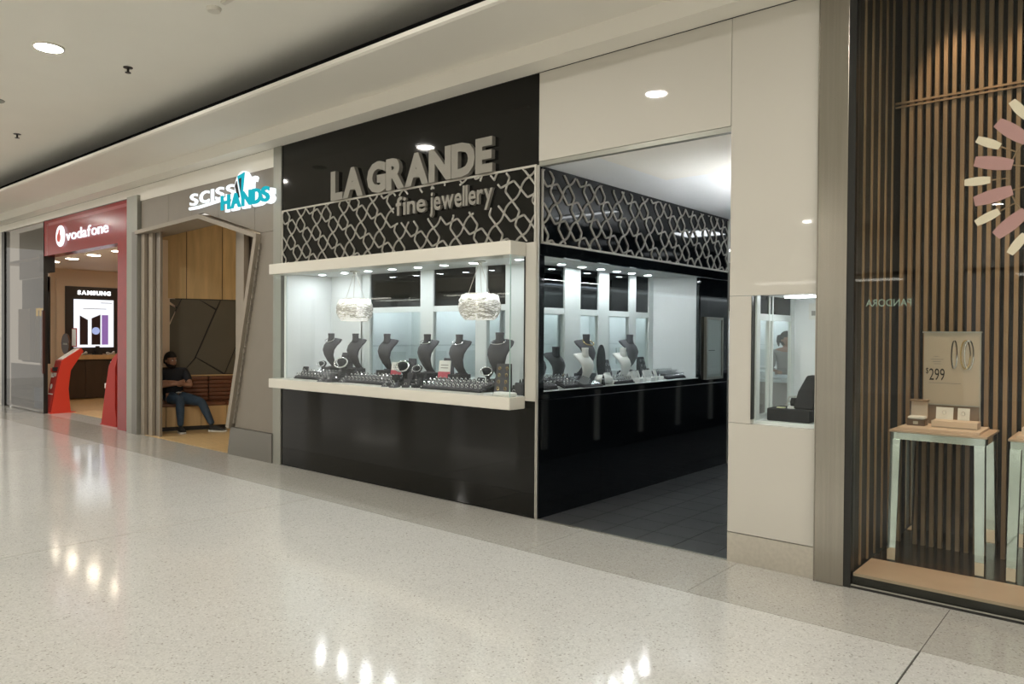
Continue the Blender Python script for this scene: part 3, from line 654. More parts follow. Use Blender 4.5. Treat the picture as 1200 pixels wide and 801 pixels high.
# interior of the hairdresser, an angled bench wall
fl = snode('floor', 'pale oak plank floor of the hairdresser')
for j in range(14):
    a = -7.9+0.29*j
    for k in range(4):
        y0 = 0.02+1.25*k-(0.5 if j % 2 else 0); y1 = y0+1.245; y0 = max(y0, 0.02)
        if a+0.286 < -3.99: box('plank', OAKF, a, a+0.286, y0, y1, -0.008, 0.001, fl)
hb = snode('wall_bench', 'angled wall of plywood and dark panels behind the bench')
ANG = math.atan2(0.939, 0.343)      # local x along the wall (s), local y away from the viewer
hb.location = (-7.637, 0.413, 0); hb.rotation_euler.z = ANG
box('backing', DARKB, -0.3, 2.6, 0.44, 0.50, 0, 3.45, hb)
sx = [-0.12, 0.548, 1.244, 1.94]; zt = 2.075
for a, b in zip([-0.3, -0.12+0.0, 0.548-0.235, 0.855, 1.55, 2.245], [-0.126, 0.307, 0.849, 1.544, 2.239, 2.6]):
    if b > a: box('plywood_panel', PLY, a+0.003, b-0.003, 0.40, 0.44, 2.08, 3.45, hb)
# dark lower panels cut on the slant
cuts = [(-0.62, 0.0), (0.0, 0.0)]
def dk(poly): MB().prism(poly, 0.41, 0.44, 'y').build('dark_panel', OLIVE, hb)
Z0, Z1 = 0.85, 2.068; g = 0.006
dk([(-0.3, Z0), (-0.3, Z1-0.9), (-0.02, 1.50-g*2), (0.16, 1.92), (-0.0, 2.02), (-0.3, 2.05)])
dk([(0.0-0.0, 2.068), (0.175, 1.945), (0.23, Z1)])
dk([(-0.02+g*2, 1.475), (-0.28, Z0), (0.22, Z0), (0.43, 1.12), (0.745, 1.905), (0.50, Z1), (0.245, Z1), (0.18, 1.925)])
dk([(0.52, Z1), (0.757, 1.93), (0.82, Z1)])
dk([(0.445, 1.105), (0.23, Z0), (0.87, Z0), (0.44+0.02, 1.12)])
dk([(0.46, 1.135), (0.89, 0.87), (1.06, 1.30), (1.5, Z1), (0.835, Z1), (0.77, 1.90)])
dk([(0.905, 0.86), (1.9, 0.86), (1.9, 1.9), (1.6, Z1), (1.515, Z1), (1.075, 1.29)])
be = thing('bench', 'built-in bench with brown padded leather back and plywood base', 'bench', (-7.637, 0.413, 0), ANG)
box('kick', INK, -0.12, 2.2, 0.04, 0.40, 0, 0.07, be)
for a, b in ((-0.12, -0.02), (0.0-0.012, 0.118), (0.125, 0.485), (0.492, 0.86), (0.867, 1.22), (1.227, 1.6)): box('base_panel', PLYL, a, b, 0.0, 0.40, 0.07, 0.375, be)
for a, b in ((-0.12, 0.855), (0.86, 1.7)): MB().box(a, b, -0.01, 0.32, 0.376, 0.435).build('seat_cushion', LEATH, be, 0.015)
for a, b in ((-0.12, 0.63), (0.64, 1.4)):
    for k in range(6): MB().box(a, b, 0.325, 0.40, 0.436+0.066*k, 0.436+0.066*(k+1)-0.003).build('back_roll', LEATH, be, 0.016)
box('top_rail', PLYL, -0.12, 1.8, 0.33, 0.409, 0.834, 0.85, be)
box('room_wall', mat('salon_wall', (0.35, 0.28, 0.2), 0.7), -7.0, -3.99, 4.4, 4.5, 0, 3.6, wl); box('room_wall', PLY, -4.05, -3.99, 0.1, 4.4, 0, 3.6, wl)
box('room_ceiling', mat('salon_ceiling', (0.5, 0.42, 0.3), 0.8), -8.0, -3.99, 0.05, 4.5, 3.55, 3.6, wl)
for x, y in ((-6.4, 1.3), (-5.2, 2.8)):
    t = thing('downlight', 'warm downlight in the hairdresser ceiling', 'ceiling light', (x, y, 3.55), 0, 'hairdresser downlights')
    MB().lathe([(0.08, -0.01), (0.09, 0)], 16).build('ring', TAUPE, t); MB().lathe([(0.07, -0.016), (0.07, -0.0105)], 16).build('lens', emis('warm_lens', (1.0, 0.78, 0.48), 110), t)
# its illuminated sign
HW = emis('sign_white', (0.93, 0.98, 1.0), 1.25); HT = emis('sign_teal', (0.02, 0.50, 0.60), 0.9); HB = emis('sign_backlight', (0.55, 0.9, 1.0), 2.0)
ss = thing('shop_sign', 'glowing white and teal hairdresser sign with a scissor emblem', 'sign', (0, 0, 0))
glyphs('scıss', -5.97, -4.80, 3.24, 3.47, ss, HW, 0.016, 0.006, 0.07, -0.04)
def wsl(objs, sl, x0):
    for o in objs:
        for v in o.data.vertices: v.co.z += sl*(v.co.x-x0)
wsl([k for k in C.objects if k.parent == ss], 0.005, -5.97)
MB().tube([(-5.95, -0.06, 3.20), (-5.7, -0.06, 3.195), (-5.3, -0.06, 3.215), (-4.9, -0.06, 3.235)], 0.022, 8).build('underline', HW, ss)
q = MB(); q.lathe([(0.19, 0), (0.19, 0.03)], 28); q.b.transform(Matrix.Translation((-4.60, -0.03, 3.335)) @ Matrix.Rotation(PI/2, 4, 'X')); q.build('emblem_disc', HW, ss)
MB().prism([(-4.70, 3.47), (-4.54, 3.50), (-4.60, 3.17)], -0.075, -0.062, 'y').build('emblem_blade', HT, ss)
MB().prism([(-4.66, 3.43), (-4.60, 3.44), (-4.61, 3.26)], -0.080, -0.0755, 'y').build('emblem_blade', INK, ss)
MB().prism([(-4.77, 3.36), (-4.73, 3.42), (-4.66, 3.21), (-4.70, 3.20)], -0.070, -0.062, 'y').build('emblem_blade', INK, ss)
place_text('letter', 'r', HW, -4.40, -4.27, 3.24, 3.43, -0.03, 0.03, 0.03, ss)
hx = [(-5.07, -4.86), (-4.83, -4.60), (-4.57, -4.36), (-4.33, -4.13), (-4.13, -3.955)]
for ch, (a, b) in zip('HANDS', hx):
    place_text('letter_halo', ch, HW, a+0.03, b+0.045, 3.065, 3.25, -0.02, 0.03, 0.075, ss, slope=0.0)
    place_text('letter', ch, HT, a, b, 3.085, 3.265, -0.075, 0.02, 0.03, ss)
box('sign_bracket', GREYM, -5.95, -4.0, -0.02, -0.004, 3.23, 3.26, ss)

# ---------------------------------------------------------------- phone shop
rp = thing('red_portal', 'glossy red portal framing the phone shop entrance', 'shopfront', (-9.8, 0, 0))
def Rp(n, m, a, b, c, d, e, f, bev=0): return box(n, m, a+9.8, b+9.8, c, d, e, f, rp, bev)
Rp('header_panel', RED, -11.74, -8.0, 0.0, 0.20, 2.93, 3.575); Rp('pillar_panel', RED, -8.45, -8.0, 0.0, 0.20, 0.0, 2.93)
Rp('header_band', mat('pink_sheen_panel', (0.42, 0.10, 0.11), 0.2), -11.5, -8.0, -0.006, 0.0, 3.47, 3.52); Rp('edge_strip', GL, -11.56, -11.545, -0.01, 0.0, 2.93, 3.5)
Rp('top_trim', DARKM, -11.74, -8.0, -0.006, 0.02, 3.575, 3.585)
ps = thing('shop_sign', 'glowing white vodafone sign on the red header', 'sign', (0, 0, 0))
PW = emis('sign_white_cool', (0.96, 0.95, 1.0), 1.3)
q = MB(); q.lathe([(0.185, 0), (0.19, 0.01), (0.19, 0.02), (0.18, 0.03)], 30); q.b.transform(Matrix.Translation((-10.84, -0.01, 3.23)) @ Matrix.Rotation(PI/2, 4, 'X')); q.build('emblem_disc', PW, ps)
q = MB()
pts = [(0.075*math.cos(a), 0.075*math.sin(a)-0.02) for a in [2*PI*i/20 for i in range(20)]]
pts = [(x+(0.03 if 3 < i < 6 else 0), z+(0.07 if 3 < i < 6 else 0)) for i, (x, z) in enumerate(pts)]
q.prism([(x-10.86, z+3.22) for x, z in pts], -0.050, -0.0405, 'y').build('emblem_mark', REDK, ps)
glyphs('vodafone', -10.56, -8.74, 3.125, 3.305, ps, PW, 0.014, 0.008, 0.06, -0.02)
wsl([k for k in C.objects if k.parent == ps and k.name.startswith('letter')], 0.0, 0)
# walls and ceiling
wv = snode('wall_shop', 'warm white walls of the phone shop')
box('wall_panel', CREAMW, -14.9, -14.82, 0.9, 5.0, 0, 2.95, wv); box('wall_panel', CREAMW, -14.9, -8.0, 5.0, 5.08, 0, 2.95, wv); box('wall_panel', CREAMW, -8.08, -8.0, 0.3, 5.0, 0, 2.95, wv)
box('room_ceiling', CREAMW, -14.9, -8.0, 0.21, 5.08, 2.95, 3.0, wv)
fv = snode('floor', 'honey timber floor of the phone shop')
for j in range(19):
    for k in range(4): box('plank', PLYL, -14.82+0.36*j, -14.82+0.36*j+0.357, 0.42+1.2*k, 0.42+1.2*k+1.196, -0.008, 0.001, fv)
box('terrazzo_slab', TER, -24, -7.63, 0.0, 0.419, -0.012, 0, ff)
box('doormat', DARKB, -10.7, -9.1, 0.75, 1.25, 0.0015, 0.01, None); tag(C.objects['doormat'], 'dark doormat inside the phone shop entrance', 'mat')
for x in (-12.97, -11.97, -10.9, -9.8):
    for y in (0.55, 2.6):
        t = thing('downlight', 'warm rectangular downlight in the phone shop ceiling' if y < 1 else 'warm downlight deep in the phone shop ceiling', 'ceiling light', (x, y, 2.95), 0, 'phone shop downlights' if y < 1 else 'rear phone shop downlights')
        MB().lathe([(0.12, -0.008), (0.13, 0)], 18).build('ring', CREAMW, t); MB().lathe([(0.105, -0.014), (0.105, -0.0085)], 18).build('lens', emis('warm_white_lens', (1.0, 0.85, 0.66), 36), t)
# branded wall unit on the left wall, facing +x
wu = thing('phone_wall_unit', 'dark wall unit lettered SAMSUNG with a lit poster screen', 'display unit', (-14.82, 1.9, 0))
DK = mat('charcoal_panel', (0.035, 0.030, 0.028), 0.35)
box('surround', CREAMW, 0, 0.10, -0.72, 0.62, 0.92, 2.72, wu); box('board', DK, 0.10, 0.13, -0.56, 0.56, 1.02, 2.56, wu)
for a, b in ((-0.56, -0.225), (-0.218, 0.28), (0.287, 0.62)): box('cupboard_door', WALNUT, 0.0, 0.36, a, b, 0.02, 0.88, wu)
box('counter', PLYL, 0.0, 0.42, -0.60, 0.64, 0.90, 1.0, wu, 0.004)
box('screen', emis('backlit_screen', (0.93, 0.95, 1.0), 1.15), 0.131, 0.15, -0.39, 0.46, 1.17, 2.27, wu)
word('SAMSUNG', emis('letter_white', (1, 1, 1), 2.0), -0.31, 0.40, 2.375, 2.475, 0.131, 0.012, 0.05, wu, 0.10, 'letter', '+x')
PH = mat('phone_black', (0.05, 0.03, 0.04), 0.3); PHP = mat('phone_lilac', (0.30, 0.16, 0.48), 0.3, emit=(0.35, 0.2, 0.6), es=0.5)
for pts, m in (([(-0.27, 1.23), (-0.10, 1.23), (-0.10, 1.80), (-0.27, 1.90)], PH), ([(-0.02, 1.23), (0.17, 1.23), (0.17, 1.93), (-0.02, 1.84)], PH), ([(0.20, 1.23), (0.34, 1.23), (0.34, 1.92), (0.20, 1.92)], PHP)):
    MB().prism(pts, 0.151, 0.156, 'x').build('pictured_phone', m, wu)
q = MB(); q.lathe([(0.085, 0), (0.085, 0.003)], 20); q.b.transform(Matrix.Translation((0.157, 0.07, 1.55)) @ Matrix.Rotation(PI/2, 4, 'Y')); q.build('pictured_clock', emis('lilac_dial', (0.5, 0.58, 0.95), 0.8), wu)
for a, b, z in ((-0.2, 0.3, 2.06), (0.18, 0.42, 2.20)): box('print_line', INKG, 0.151, 0.1525, a, b, z-0.006, z+0.006, wu)
for y, dz in ((0.12, 0.0),):
    t = thing('phone_stand', 'black phone stand in the middle of the timber counter', 'stand', (-14.60, 1.98, 1.001))
    box('base', INK, -0.06, 0.06, -0.09, 0.09, 0, 0.03, t, 0.004); box('post', INK, -0.015, 0.0, -0.03, 0.03, 0.03, 0.2, t); box('handset', INK, 0.0, 0.012, -0.045, 0.045, 0.08, 0.20, t)
for y, lab in ((1.66, 'white coiled headset left of the black phone stand'), (2.26, 'white coiled headset right of the black phone stand')):
    t = thing('headset', lab, 'headset', (-14.58, y, 1.001))
    MB().tube([(0.05*math.cos(a), 0.09*math.sin(a), 0.03+0.02*math.sin(2*a)) for a in [2*PI*i/20 for i in range(20)]], 0.012, 6, closed=True).build('band', SOLE, t, smooth=True)
    MB().ball((0.02, 0.06, 0.05), 0.035).build('pad', SOLE, t, smooth=True)
# kiosks
k1 = thing('display_kiosk', 'bright red leaning kiosk with leaflets at the left of the entrance', 'kiosk', (-11.8, 0.08, 0))
MB().prism([(0.0, 0.0), (0.34, 0.0), (0.30, 0.45), (0.34, 0.80), (0.56, 1.16), (0.52, 1.22), (0.18, 0.98), (0.10, 0.62)], -0.14, 0.16, 'x').build('body', REDK, k1, 0.004)
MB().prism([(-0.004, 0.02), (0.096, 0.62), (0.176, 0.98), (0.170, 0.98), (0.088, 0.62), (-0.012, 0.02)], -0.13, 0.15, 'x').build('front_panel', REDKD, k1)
MB().prism([(0.20, 1.0), (0.50, 1.205), (0.495, 1.215), (0.195, 1.01)], -0.10, 0.13, 'x').build('leaflet', CARD, k1)
box('base_plate', REDK, -0.15, 0.17, -0.01, 0.42, 0.0, 0.012, k1)
q = MB(); q.lathe([(0.05, 0), (0.05, 0.004)], 18); q.b.transform(Matrix.Translation((0.01, 0.055, 0.50)) @ Matrix.Rotation(-0.17, 4, 'X') @ Matrix.Rotation(PI/2, 4, 'X')); q.build('emblem', CARD, k1)
MB().box(-0.10, 0.12, 0.035, 0.045, 0.35, 0.37).build('label_line', CARD, k1)
for a, z, m in ((-0.05, 0.80, REDK), (0.05, 0.82, INK), (-0.03, 0.70, CARD), (0.07, 0.72, INKG)): MB().box(a-0.035, a+0.035, 0.07, 0.15, z-0.03, z+0.04).build('clipped_item', m, k1)
c = thing('framed_card', 'small framed white card standing on the red kiosk', 'sign', (-11.78, 0.52, 1.24))
box('frame', REDKD, -0.12, 0.12, 0.0, 0.012, 0.0, 0.36, c); box('card', CARD, -0.10, 0.10, -0.003, 0.0, 0.02, 0.34, c)
c = thing('round_sign', 'brown round sign behind the left red kiosk', 'sign', (-13.6, 1.0, 1.27))
q = MB(); q.lathe([(0.22, 0), (0.22, 0.03)], 28); q.b.transform(Matrix.Rotation(PI/2, 4, 'X')); q.build('disc', mat('brown_disc', (0.12, 0.06, 0.04), 0.4), c)
box('pole', GREYM, -0.015, 0.015, 0.0, 0.03, -1.265, 0, c); box('lettering_line', CARD, -0.12, 0.14, -0.034, -0.0305, -0.02, 0.02, c)
k2 = thing('display_kiosk', 'darker red leaning kiosk at the right of the entrance', 'kiosk', (-9.0, 0.10, 0))
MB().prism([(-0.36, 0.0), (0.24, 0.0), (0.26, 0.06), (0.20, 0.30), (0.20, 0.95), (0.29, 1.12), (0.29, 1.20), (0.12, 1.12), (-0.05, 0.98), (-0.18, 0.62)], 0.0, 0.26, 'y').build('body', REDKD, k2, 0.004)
box('base_plate', REDKD, -0.38, 0.26, -0.01, 0.3, 0, 0.01, k2)
MB().box(-0.32, -0.12, 0.04, 0.22, 0.60, 0.68, Matrix.Rotation(0.0, 4, 'Y')).build('leaflet_tray', CARD, k2)
MB().box(-0.14, -0.04, 0.06, 0.2, 0.96, 1.05).build('handset', SOLE, k2)
MB().tube([(0.27, 0.13, 0.35), (0.31, 0.13, 0.2), (0.29, 0.13, 0.12)], 0.012, 6).build('coiled_cable', SOLE, k2)
# dark glazed bay left of the entrance
dg = thing('glazed_bay', 'tall dark tinted glass bay left of the red portal', 'shopfront', (-12.9, 0, 0))
def G(n, m, a, b, c, d, e, f): return box(n, m, a+12.9, b+12.9, c, d, e, f, dg)
G('left_frame', DARKM, -14.20, -14.02, -0.02, 0.08, 0, 3.575); G('tinted_pane', GLDARK, -14.02, -11.76, 0.0, 0.01, 0.02, 3.57); G('edge_frame', DARKM, -11.76, -11.74, -0.01, 0.06, 0, 3.575)
G('door_handle', mat('dark_bronze', (0.06, 0.02, 0.015), 0.4), -11.72, -11.66, -0.05, -0.01, 0.75, 1.92)
G('upper_panel', mat('taupe_upper', (0.33, 0.28, 0.24), 0.5), -14.02, -12.35, 0.25, 0.28, 2.60, 3.57); G('lower_panel', mat('slate_lower', (0.11, 0.11, 0.12), 0.3), -14.02, -12.02, 0.10, 0.14, 0.02, 0.88)
G('blind_panel', mat('beige_blind', (0.62, 0.53, 0.38), 0.6), -13.7, -13.0, 0.14, 0.16, 0.95, 1.98); G('blind_panel', mat('grey_blind', (0.18, 0.16, 0.13), 0.6), -13.0, -12.72, 0.14, 0.16, 0.95, 1.99)
G('blind_panel', mat('olive_blind', (0.36, 0.31, 0.2), 0.6), -12.68, -12.5, 0.14, 0.16, 0.95, 2.0); G('inner_wall', DARKB, -14.02, -12.45, 0.3, 0.33, 0.9, 2.6)
G('camera_housing', INK, -12.05, -11.80, 0.02, 0.2, 2.65, 2.98)
for z, a, b in ((0.68, -13.0, -12.7), (0.60, -13.05, -12.7), (0.42, -13.0, -12.7), (0.34, -13.0, -12.75), (0.19, -13.1, -12.6), (0.12, -13.2, -12.5)): G('text_line', INKG, a, b, 0.095, 0.0995, z, z+0.022)
place_text('reflected_letters', 'IT', emis('yellow_letters', (1.0, 0.62, 0.03), 1.2), 0.30, 0.68, 1.83, 1.98, 0.136, 0.01, 0.05, dg)  # reflection of a yellow sign opposite, put in as glowing letters
G('pink_fringe', mat('pink_fringe', (0.55, 0.26, 0.2), 0.7), -13.5, -12.45, 0.3, 0.32, 2.3, 2.58); G('pink_fringe', C.objects['pink_fringe'].data.materials[0], -13.2, -12.7, 0.3, 0.32, 2.05, 2.3)
G('blue_screen', emis('blue_screen', (0.35, 0.5, 0.7), 0.35), -12.48, -12.2, 0.16, 0.18, 1.0, 1.85)
G('blue_screen', emis('blue_screen2', (0.2, 0.33, 0.5), 0.25), -12.6, -12.08, 0.094, 0.098, 0.05, 0.45)
# farther shopfront beyond the left frame edge
nb = snode('wall_far', 'neighbouring shopfront beyond the left edge')
box('pier', mat('pale_pier', (0.5, 0.5, 0.46), 0.3), -15.2, -14.2, -0.01, 0.1, 0, 3.585, nb); box('shop_panel', mat('far_shop', (0.4, 0.4, 0.4), 0.3), -24, -15.2, 0.02, 0.1, 0, 3.585, nb)
# opposite side of the mall (behind the camera)
ob = snode('wall_back', 'opposite row of shopfronts behind the camera')
box('wall_panel', BULK, -24, 12, -14.2, -14, 3.0, 4.2, ob)
for i in range(6):
    a = -24+6*i
    box('pier', PANEL, a, a+0.8, -14.2, -14, 0, 3.0, ob); box('shop_back', WHITE, a+0.8, a+6, -17.0, -16.9, 0, 3.0, ob); box('shop_floor', TER, a+0.8, a+6, -16.9, -14, -0.01, 0.0, ob)
    box('shop_ceiling', CEIL, a+0.8, a+6, -16.9, -14.0, 3.0, 3.05, ob)
    box('shop_light', emis('shop_light', (1, 0.95, 0.85), 7), a+1.6, a+5.2, -15.7, -15.2, 2.97, 2.995, ob)

# ---------------------------------------------------------------- people
def skin_mesh(name, nodes, edges, m, parent, root=0, sub=2):
    """nodes: list of (x, y, z, rx, ry)"""
    me = bpy.data.meshes.new(name); me.from_pydata([n[:3] for n in nodes], edges, [])
    o = bpy.data.objects.new(name, me); C.objects.link(o)
    md = o.modifiers.new('skin', 'SKIN'); md.use_smooth_shade = True
    for i, n in enumerate(nodes):
        sv = me.skin_vertices[0].data[i]; sv.radius = (n[3], n[4] if len(n) > 4 else n[3]); sv.use_root = (i == root)
    sb = o.modifiers.new('subd', 'SUBSURF'); sb.levels = sub; sb.render_levels = sub
    bpy.context.view_layer.update()
    me2 = bpy.data.meshes.new_from_object(o.evaluated_get(bpy.context.evaluated_depsgraph_get()))
    bpy.data.objects.remove(o); bpy.data.meshes.remove(me)
    me2.name = name; me2.materials.clear(); me2.materials.append(m)
    for p in me2.polygons: p.use_smooth = True
    q = bpy.data.objects.new(name, me2); C.objects.link(q); q.parent = parent; return q
def chain(pts):
    return [tuple(p) for p in pts], [(i, i+1) for i in range(len(pts)-1)]
def join_chains(chs):
    N = []; E_ = []
    for pts, link in chs:
        base = len(N); N += pts
        if link is not None: E_.append((link, base))
        E_ += [(base+i, base+i+1) for i in range(len(pts)-1)]
    return N, E_
def head(parent, c, yaw_, tilt, hair_m, beard, tail=False, fr=1.0):
    """head built facing local -y, then turned; c is the head centre"""
    Mx = Matrix.Translation(c) @ Matrix.Rotation(yaw_, 4, 'Z') @ Matrix.Rotation(tilt, 4, 'X')
    b = bmesh.new(); bmesh.ops.create_uvsphere(b, u_segments=28, v_segments=20, radius=1)
    for v in b.verts:
        x, y, z = v.co
        wx = 0.078*(1-0.22*max(0, -z)**1.5); wy = 0.098; wz = 0.118
        X, Y, Z = x*wx, y*wy, z*wz
        if z < -0.2 and y > 0: Y *= 1+z*0.55
        if z < -0.3 and y < 0: Y -= 0.006
        def bump(cx, cz, r, d):
            nonlocal Y
            q = math.exp(-(((X-cx)/r)**2+((Z-cz)/(r*1.1))**2))
            if y < -0.3: Y -= d*q
        bump(0, -0.018, 0.014, 0.024); bump(0, 0.0, 0.010, 0.012); bump(0.032, 0.005, 0.016, -0.011); bump(-0.032, 0.005, 0.016, -0.011)
        bump(0, 0.03, 0.04, 0.004); bump(0, -0.056, 0.02, 0.006); bump(0, -0.095, 0.022, 0.006)
        v.co = (X, Y, Z)
    b.transform(Mx); me = bpy.data.meshes.new('head'); b.to_mesh(me); b.free()
    for p in me.polygons: p.use_smooth = True
    me.materials.append(SKIN); o = bpy.data.objects.new('head', me); C.objects.link(o); o.parent = parent
    m = MB()
    for sx in (-1, 1): m.ball((sx*0.078, 0.008, -0.005), 0.03, 2, (0.32, 0.7, 1))
    m.b.transform(Mx); m.build('ear', SKIN, parent, smooth=True)
    m = MB()
    for sx in (-1, 1): m.ball((sx*0.031, -0.083, 0.005), 0.011, 2)
    m.b.transform(Mx); m.build('eye', SOLE, parent, smooth=True)
    m = MB()
    for sx in (-1, 1):
        m.ball((sx*0.031, -0.0925, 0.005), 0.005, 1); m.box(sx*0.031-0.016, sx*0.031+0.016, -0.102, -0.088, 0.024, 0.030)
    m.b.transform(Mx); m.build('brow', hair_m, parent, smooth=True)
    m = MB(); m.tube([(-0.022, -0.094, -0.056), (0, -0.106, -0.054), (0.022, -0.094, -0.056)], 0.0045, 6); m.b.transform(Mx); m.build('mouth', mat('lip', (0.30, 0.10, 0.08), 0.5), parent, smooth=True)
    # hair cap
    b = bmesh.new(); bmesh.ops.create_uvsphere(b, u_segments=28, v_segments=20, radius=1)
    for v in b.verts:
        x, y, z = v.co; k = 1.09+0.03*math.sin(17*x+9*y+5*z)
        X, Y, Z = x*0.082*k, y*0.102*k+0.004, z*0.122*k+0.004
        low_ = (z < 0.42 and y < -0.12) or (z < -0.15 and y < 0.45) or z < -0.55
        if low_: X *= 0.84; Y *= 0.84; Z *= 0.88
        v.co = (X, Y, Z)
    b.transform(Mx); me = bpy.data.meshes.new('hair'); b.to_mesh(me); b.free()
    for p in me.polygons: p.use_smooth = True
    me.materials.append(hair_m); o = bpy.data.objects.new('hair', me); C.objects.link(o); o.parent = parent
    if tail:
        m = MB(); m.tube([(0, 0.09, 0.05), (0, 0.14, 0.03), (0, 0.145, -0.05), (0, 0.12, -0.13)], [0.02, 0.034, 0.03, 0.008], 8); m.b.transform(Mx); m.build('ponytail', hair_m, parent, smooth=True)
    if beard:
        b = bmesh.new(); bmesh.ops.create_uvsphere(b, u_segments=24, v_segments=16, radius=1)
        for v in b.verts:
            x, y, z = v.co; X, Y, Z = x*0.073, y*0.072-0.028, z*0.058-0.072
            if z > 0.1: X *= 0.9; Y = Y*0.82
            v.co = (X, Y, Z)
        b.transform(Mx); me = bpy.data.meshes.new('beard'); b.to_mesh(me); b.free()
        for p in me.polygons: p.use_smooth = True
        me.materials.append(hair_m); o = bpy.data.objects.new('beard', me); C.objects.link(o); o.parent = parent
def V(*a): return Vector(a)
def hand_chains(wrist, aim, palm_n, curl=0.9, side=1):
    """five fingers rooted inside a palm; aim = pointing direction, palm_n = way the palm faces"""
    a = Vector(aim).normalized(); nrm = Vector(palm_n).normalized(); sd = a.cross(nrm).normalized()*side
    w_ = Vector(wrist); out = []
    for off, L in ((-0.027, 0.062), (-0.009, 0.075), (0.009, 0.080), (0.027, 0.070)):
        base = w_+a*0.03+sd*off*0.6; kn = w_+a*0.085+sd*off; d = a.copy(); pts = [(*base, 0.012, 0.012), (*kn, 0.0105, 0.0105)]; p = kn
        for i in range(3):
            ang = curl*(i+1)/3; d = (a*math.cos(ang)+nrm*math.sin(ang)).normalized(); p = p+d*L/3; pts.append((*p, 0.0092-0.0009*i, 0.0092-0.0009*i))
        out.append(pts)
    t0 = w_+a*0.02-sd*0.02; t1 = w_+a*0.045-sd*0.045+nrm*0.008; t2 = t1+(a*0.75-sd*0.4+nrm*0.4).normalized()*0.03; t3 = t2+(a+nrm*0.4).normalized()*0.024
    out.append([(*t0, 0.013, 0.013), (*t1, 0.0115, 0.0115), (*t2, 0.0105, 0.0105), (*t3, 0.008, 0.008)])
    return out, w_+a*0.05
man = thing('person', 'bearded man in black t-shirt and jeans sitting with arms crossed on the bench', 'person', (-7.637, 0.413, 0), ANG)
# local frame: x along the wall, -y towards the mall, z up
pel = (0.10, 0.17, 0.52)
shL, shR = (-0.125, 0.19, 0.915), (0.255, 0.19, 0.905)
elL, elR = (-0.20, -0.01, 0.70), (0.345, 0.02, 0.70)
wrL, wrR = (0.10, -0.075, 0.735), (0.04, -0.045, 0.775)
kA, aA = (0.16, -0.215, 0.50), (0.165, -0.245, 0.09)
kB, aB = (0.47, -0.19, 0.455), (0.615, -0.30, 0.10)
torso = [(*pel, 0.135, 0.115), (0.09, 0.19, 0.66, 0.13, 0.105), (0.07, 0.20, 0.80, 0.15, 0.11), (0.065, 0.20, 0.90, 0.115, 0.095), (0.06, 0.185, 0.955, 0.055, 0.055), (0.06, 0.165, 1.02, 0.05, 0.05)]
def arm(sh, el, wr, r=1.0):
    s_, e_, w_ = Vector(sh), Vector(el), Vector(wr)
    return [(*s_, 0.058*r, 0.058*r), (*(s_*.5+e_*.5), 0.047*r, 0.047*r), (*e_, 0.041*r, 0.041*r), (*(e_*.6+w_*.4), 0.038*r, 0.038*r), (*w_, 0.027*r, 0.027*r)]
def leg(hip, kn, an, r=1.0):
    h, k_, a_ = Vector(hip), Vector(kn), Vector(an)
    return [(*h, 0.09*r, 0.09*r), (*(h*.5+k_*.5), 0.08*r, 0.08*r), (*k_, 0.062*r, 0.062*r), (*(k_*.65+a_*.35), 0.056*r, 0.056*r), (*a_, 0.040*r, 0.040*r)]
hcL, pL = hand_chains(wrL, (0.9, -0.05, 0.25), (0.1, 0.9, 0.1), 0.5, 1); hcR, pR = hand_chains(wrR, (-0.95, -0.12, -0.1), (0.0, 0.9, -0.2), 0.5, -1)
chs = [(torso, None), (arm(shL, elL, wrL)+[(*pL, 0.034, 0.022)], 3), (arm(shR, elR, wrR)+[(*pR, 0.034, 0.022)], 3),
       (leg((0.02, 0.12, 0.52), kA, aA), 0), (leg((0.19, 0.12, 0.52), kB, aB), 0)]
N_, E_ = join_chains(chs); skin_mesh('body', N_, E_, SKIN, man)
for nm, hc in (('hand', hcL), ('hand', hcR)):
    for f_ in hc: n2, e2 = join_chains([(f_, None)]); skin_mesh('finger', n2, e2, SKIN, man, sub=1)
# t-shirt, jeans
def lerp(a, b, t): return tuple(Vector(a)*(1-t)+Vector(b)*t)
sh = [(0.10, 0.16, 0.49, 0.175, 0.155), (0.09, 0.18, 0.64, 0.168, 0.145), (0.07, 0.19, 0.79, 0.19, 0.148), (0.065, 0.19, 0.885, 0.16, 0.13), (0.06, 0.187, 0.945, 0.09, 0.085)]
N_, E_ = join_chains([(sh, None), ([(*shL, 0.088, 0.088), (*lerp(shL, elL, 0.35), 0.076, 0.076), (*lerp(shL, elL, 0.72), 0.062, 0.062)], 3), ([(*shR, 0.088, 0.088), (*lerp(shR, elR, 0.35), 0.076, 0.076), (*lerp(shR, elR, 0.72), 0.062, 0.062)], 3)])
skin_mesh('t_shirt', N_, E_, SHIRT, man)
N_, E_ = join_chains([([(0.10, 0.17, 0.555, 0.15, 0.125), (0.10, 0.15, 0.51, 0.165, 0.12)], None), (leg((0.02, 0.11, 0.52), kA, aA, 1.17), 1), (leg((0.19, 0.11, 0.52), kB, aB, 1.17), 1)])
skin_mesh('jeans', N_, E_, DENIM, man)
head(man, Vector((0.055, 0.15, 1.10)), 0.62, 0.10, HAIR, True)
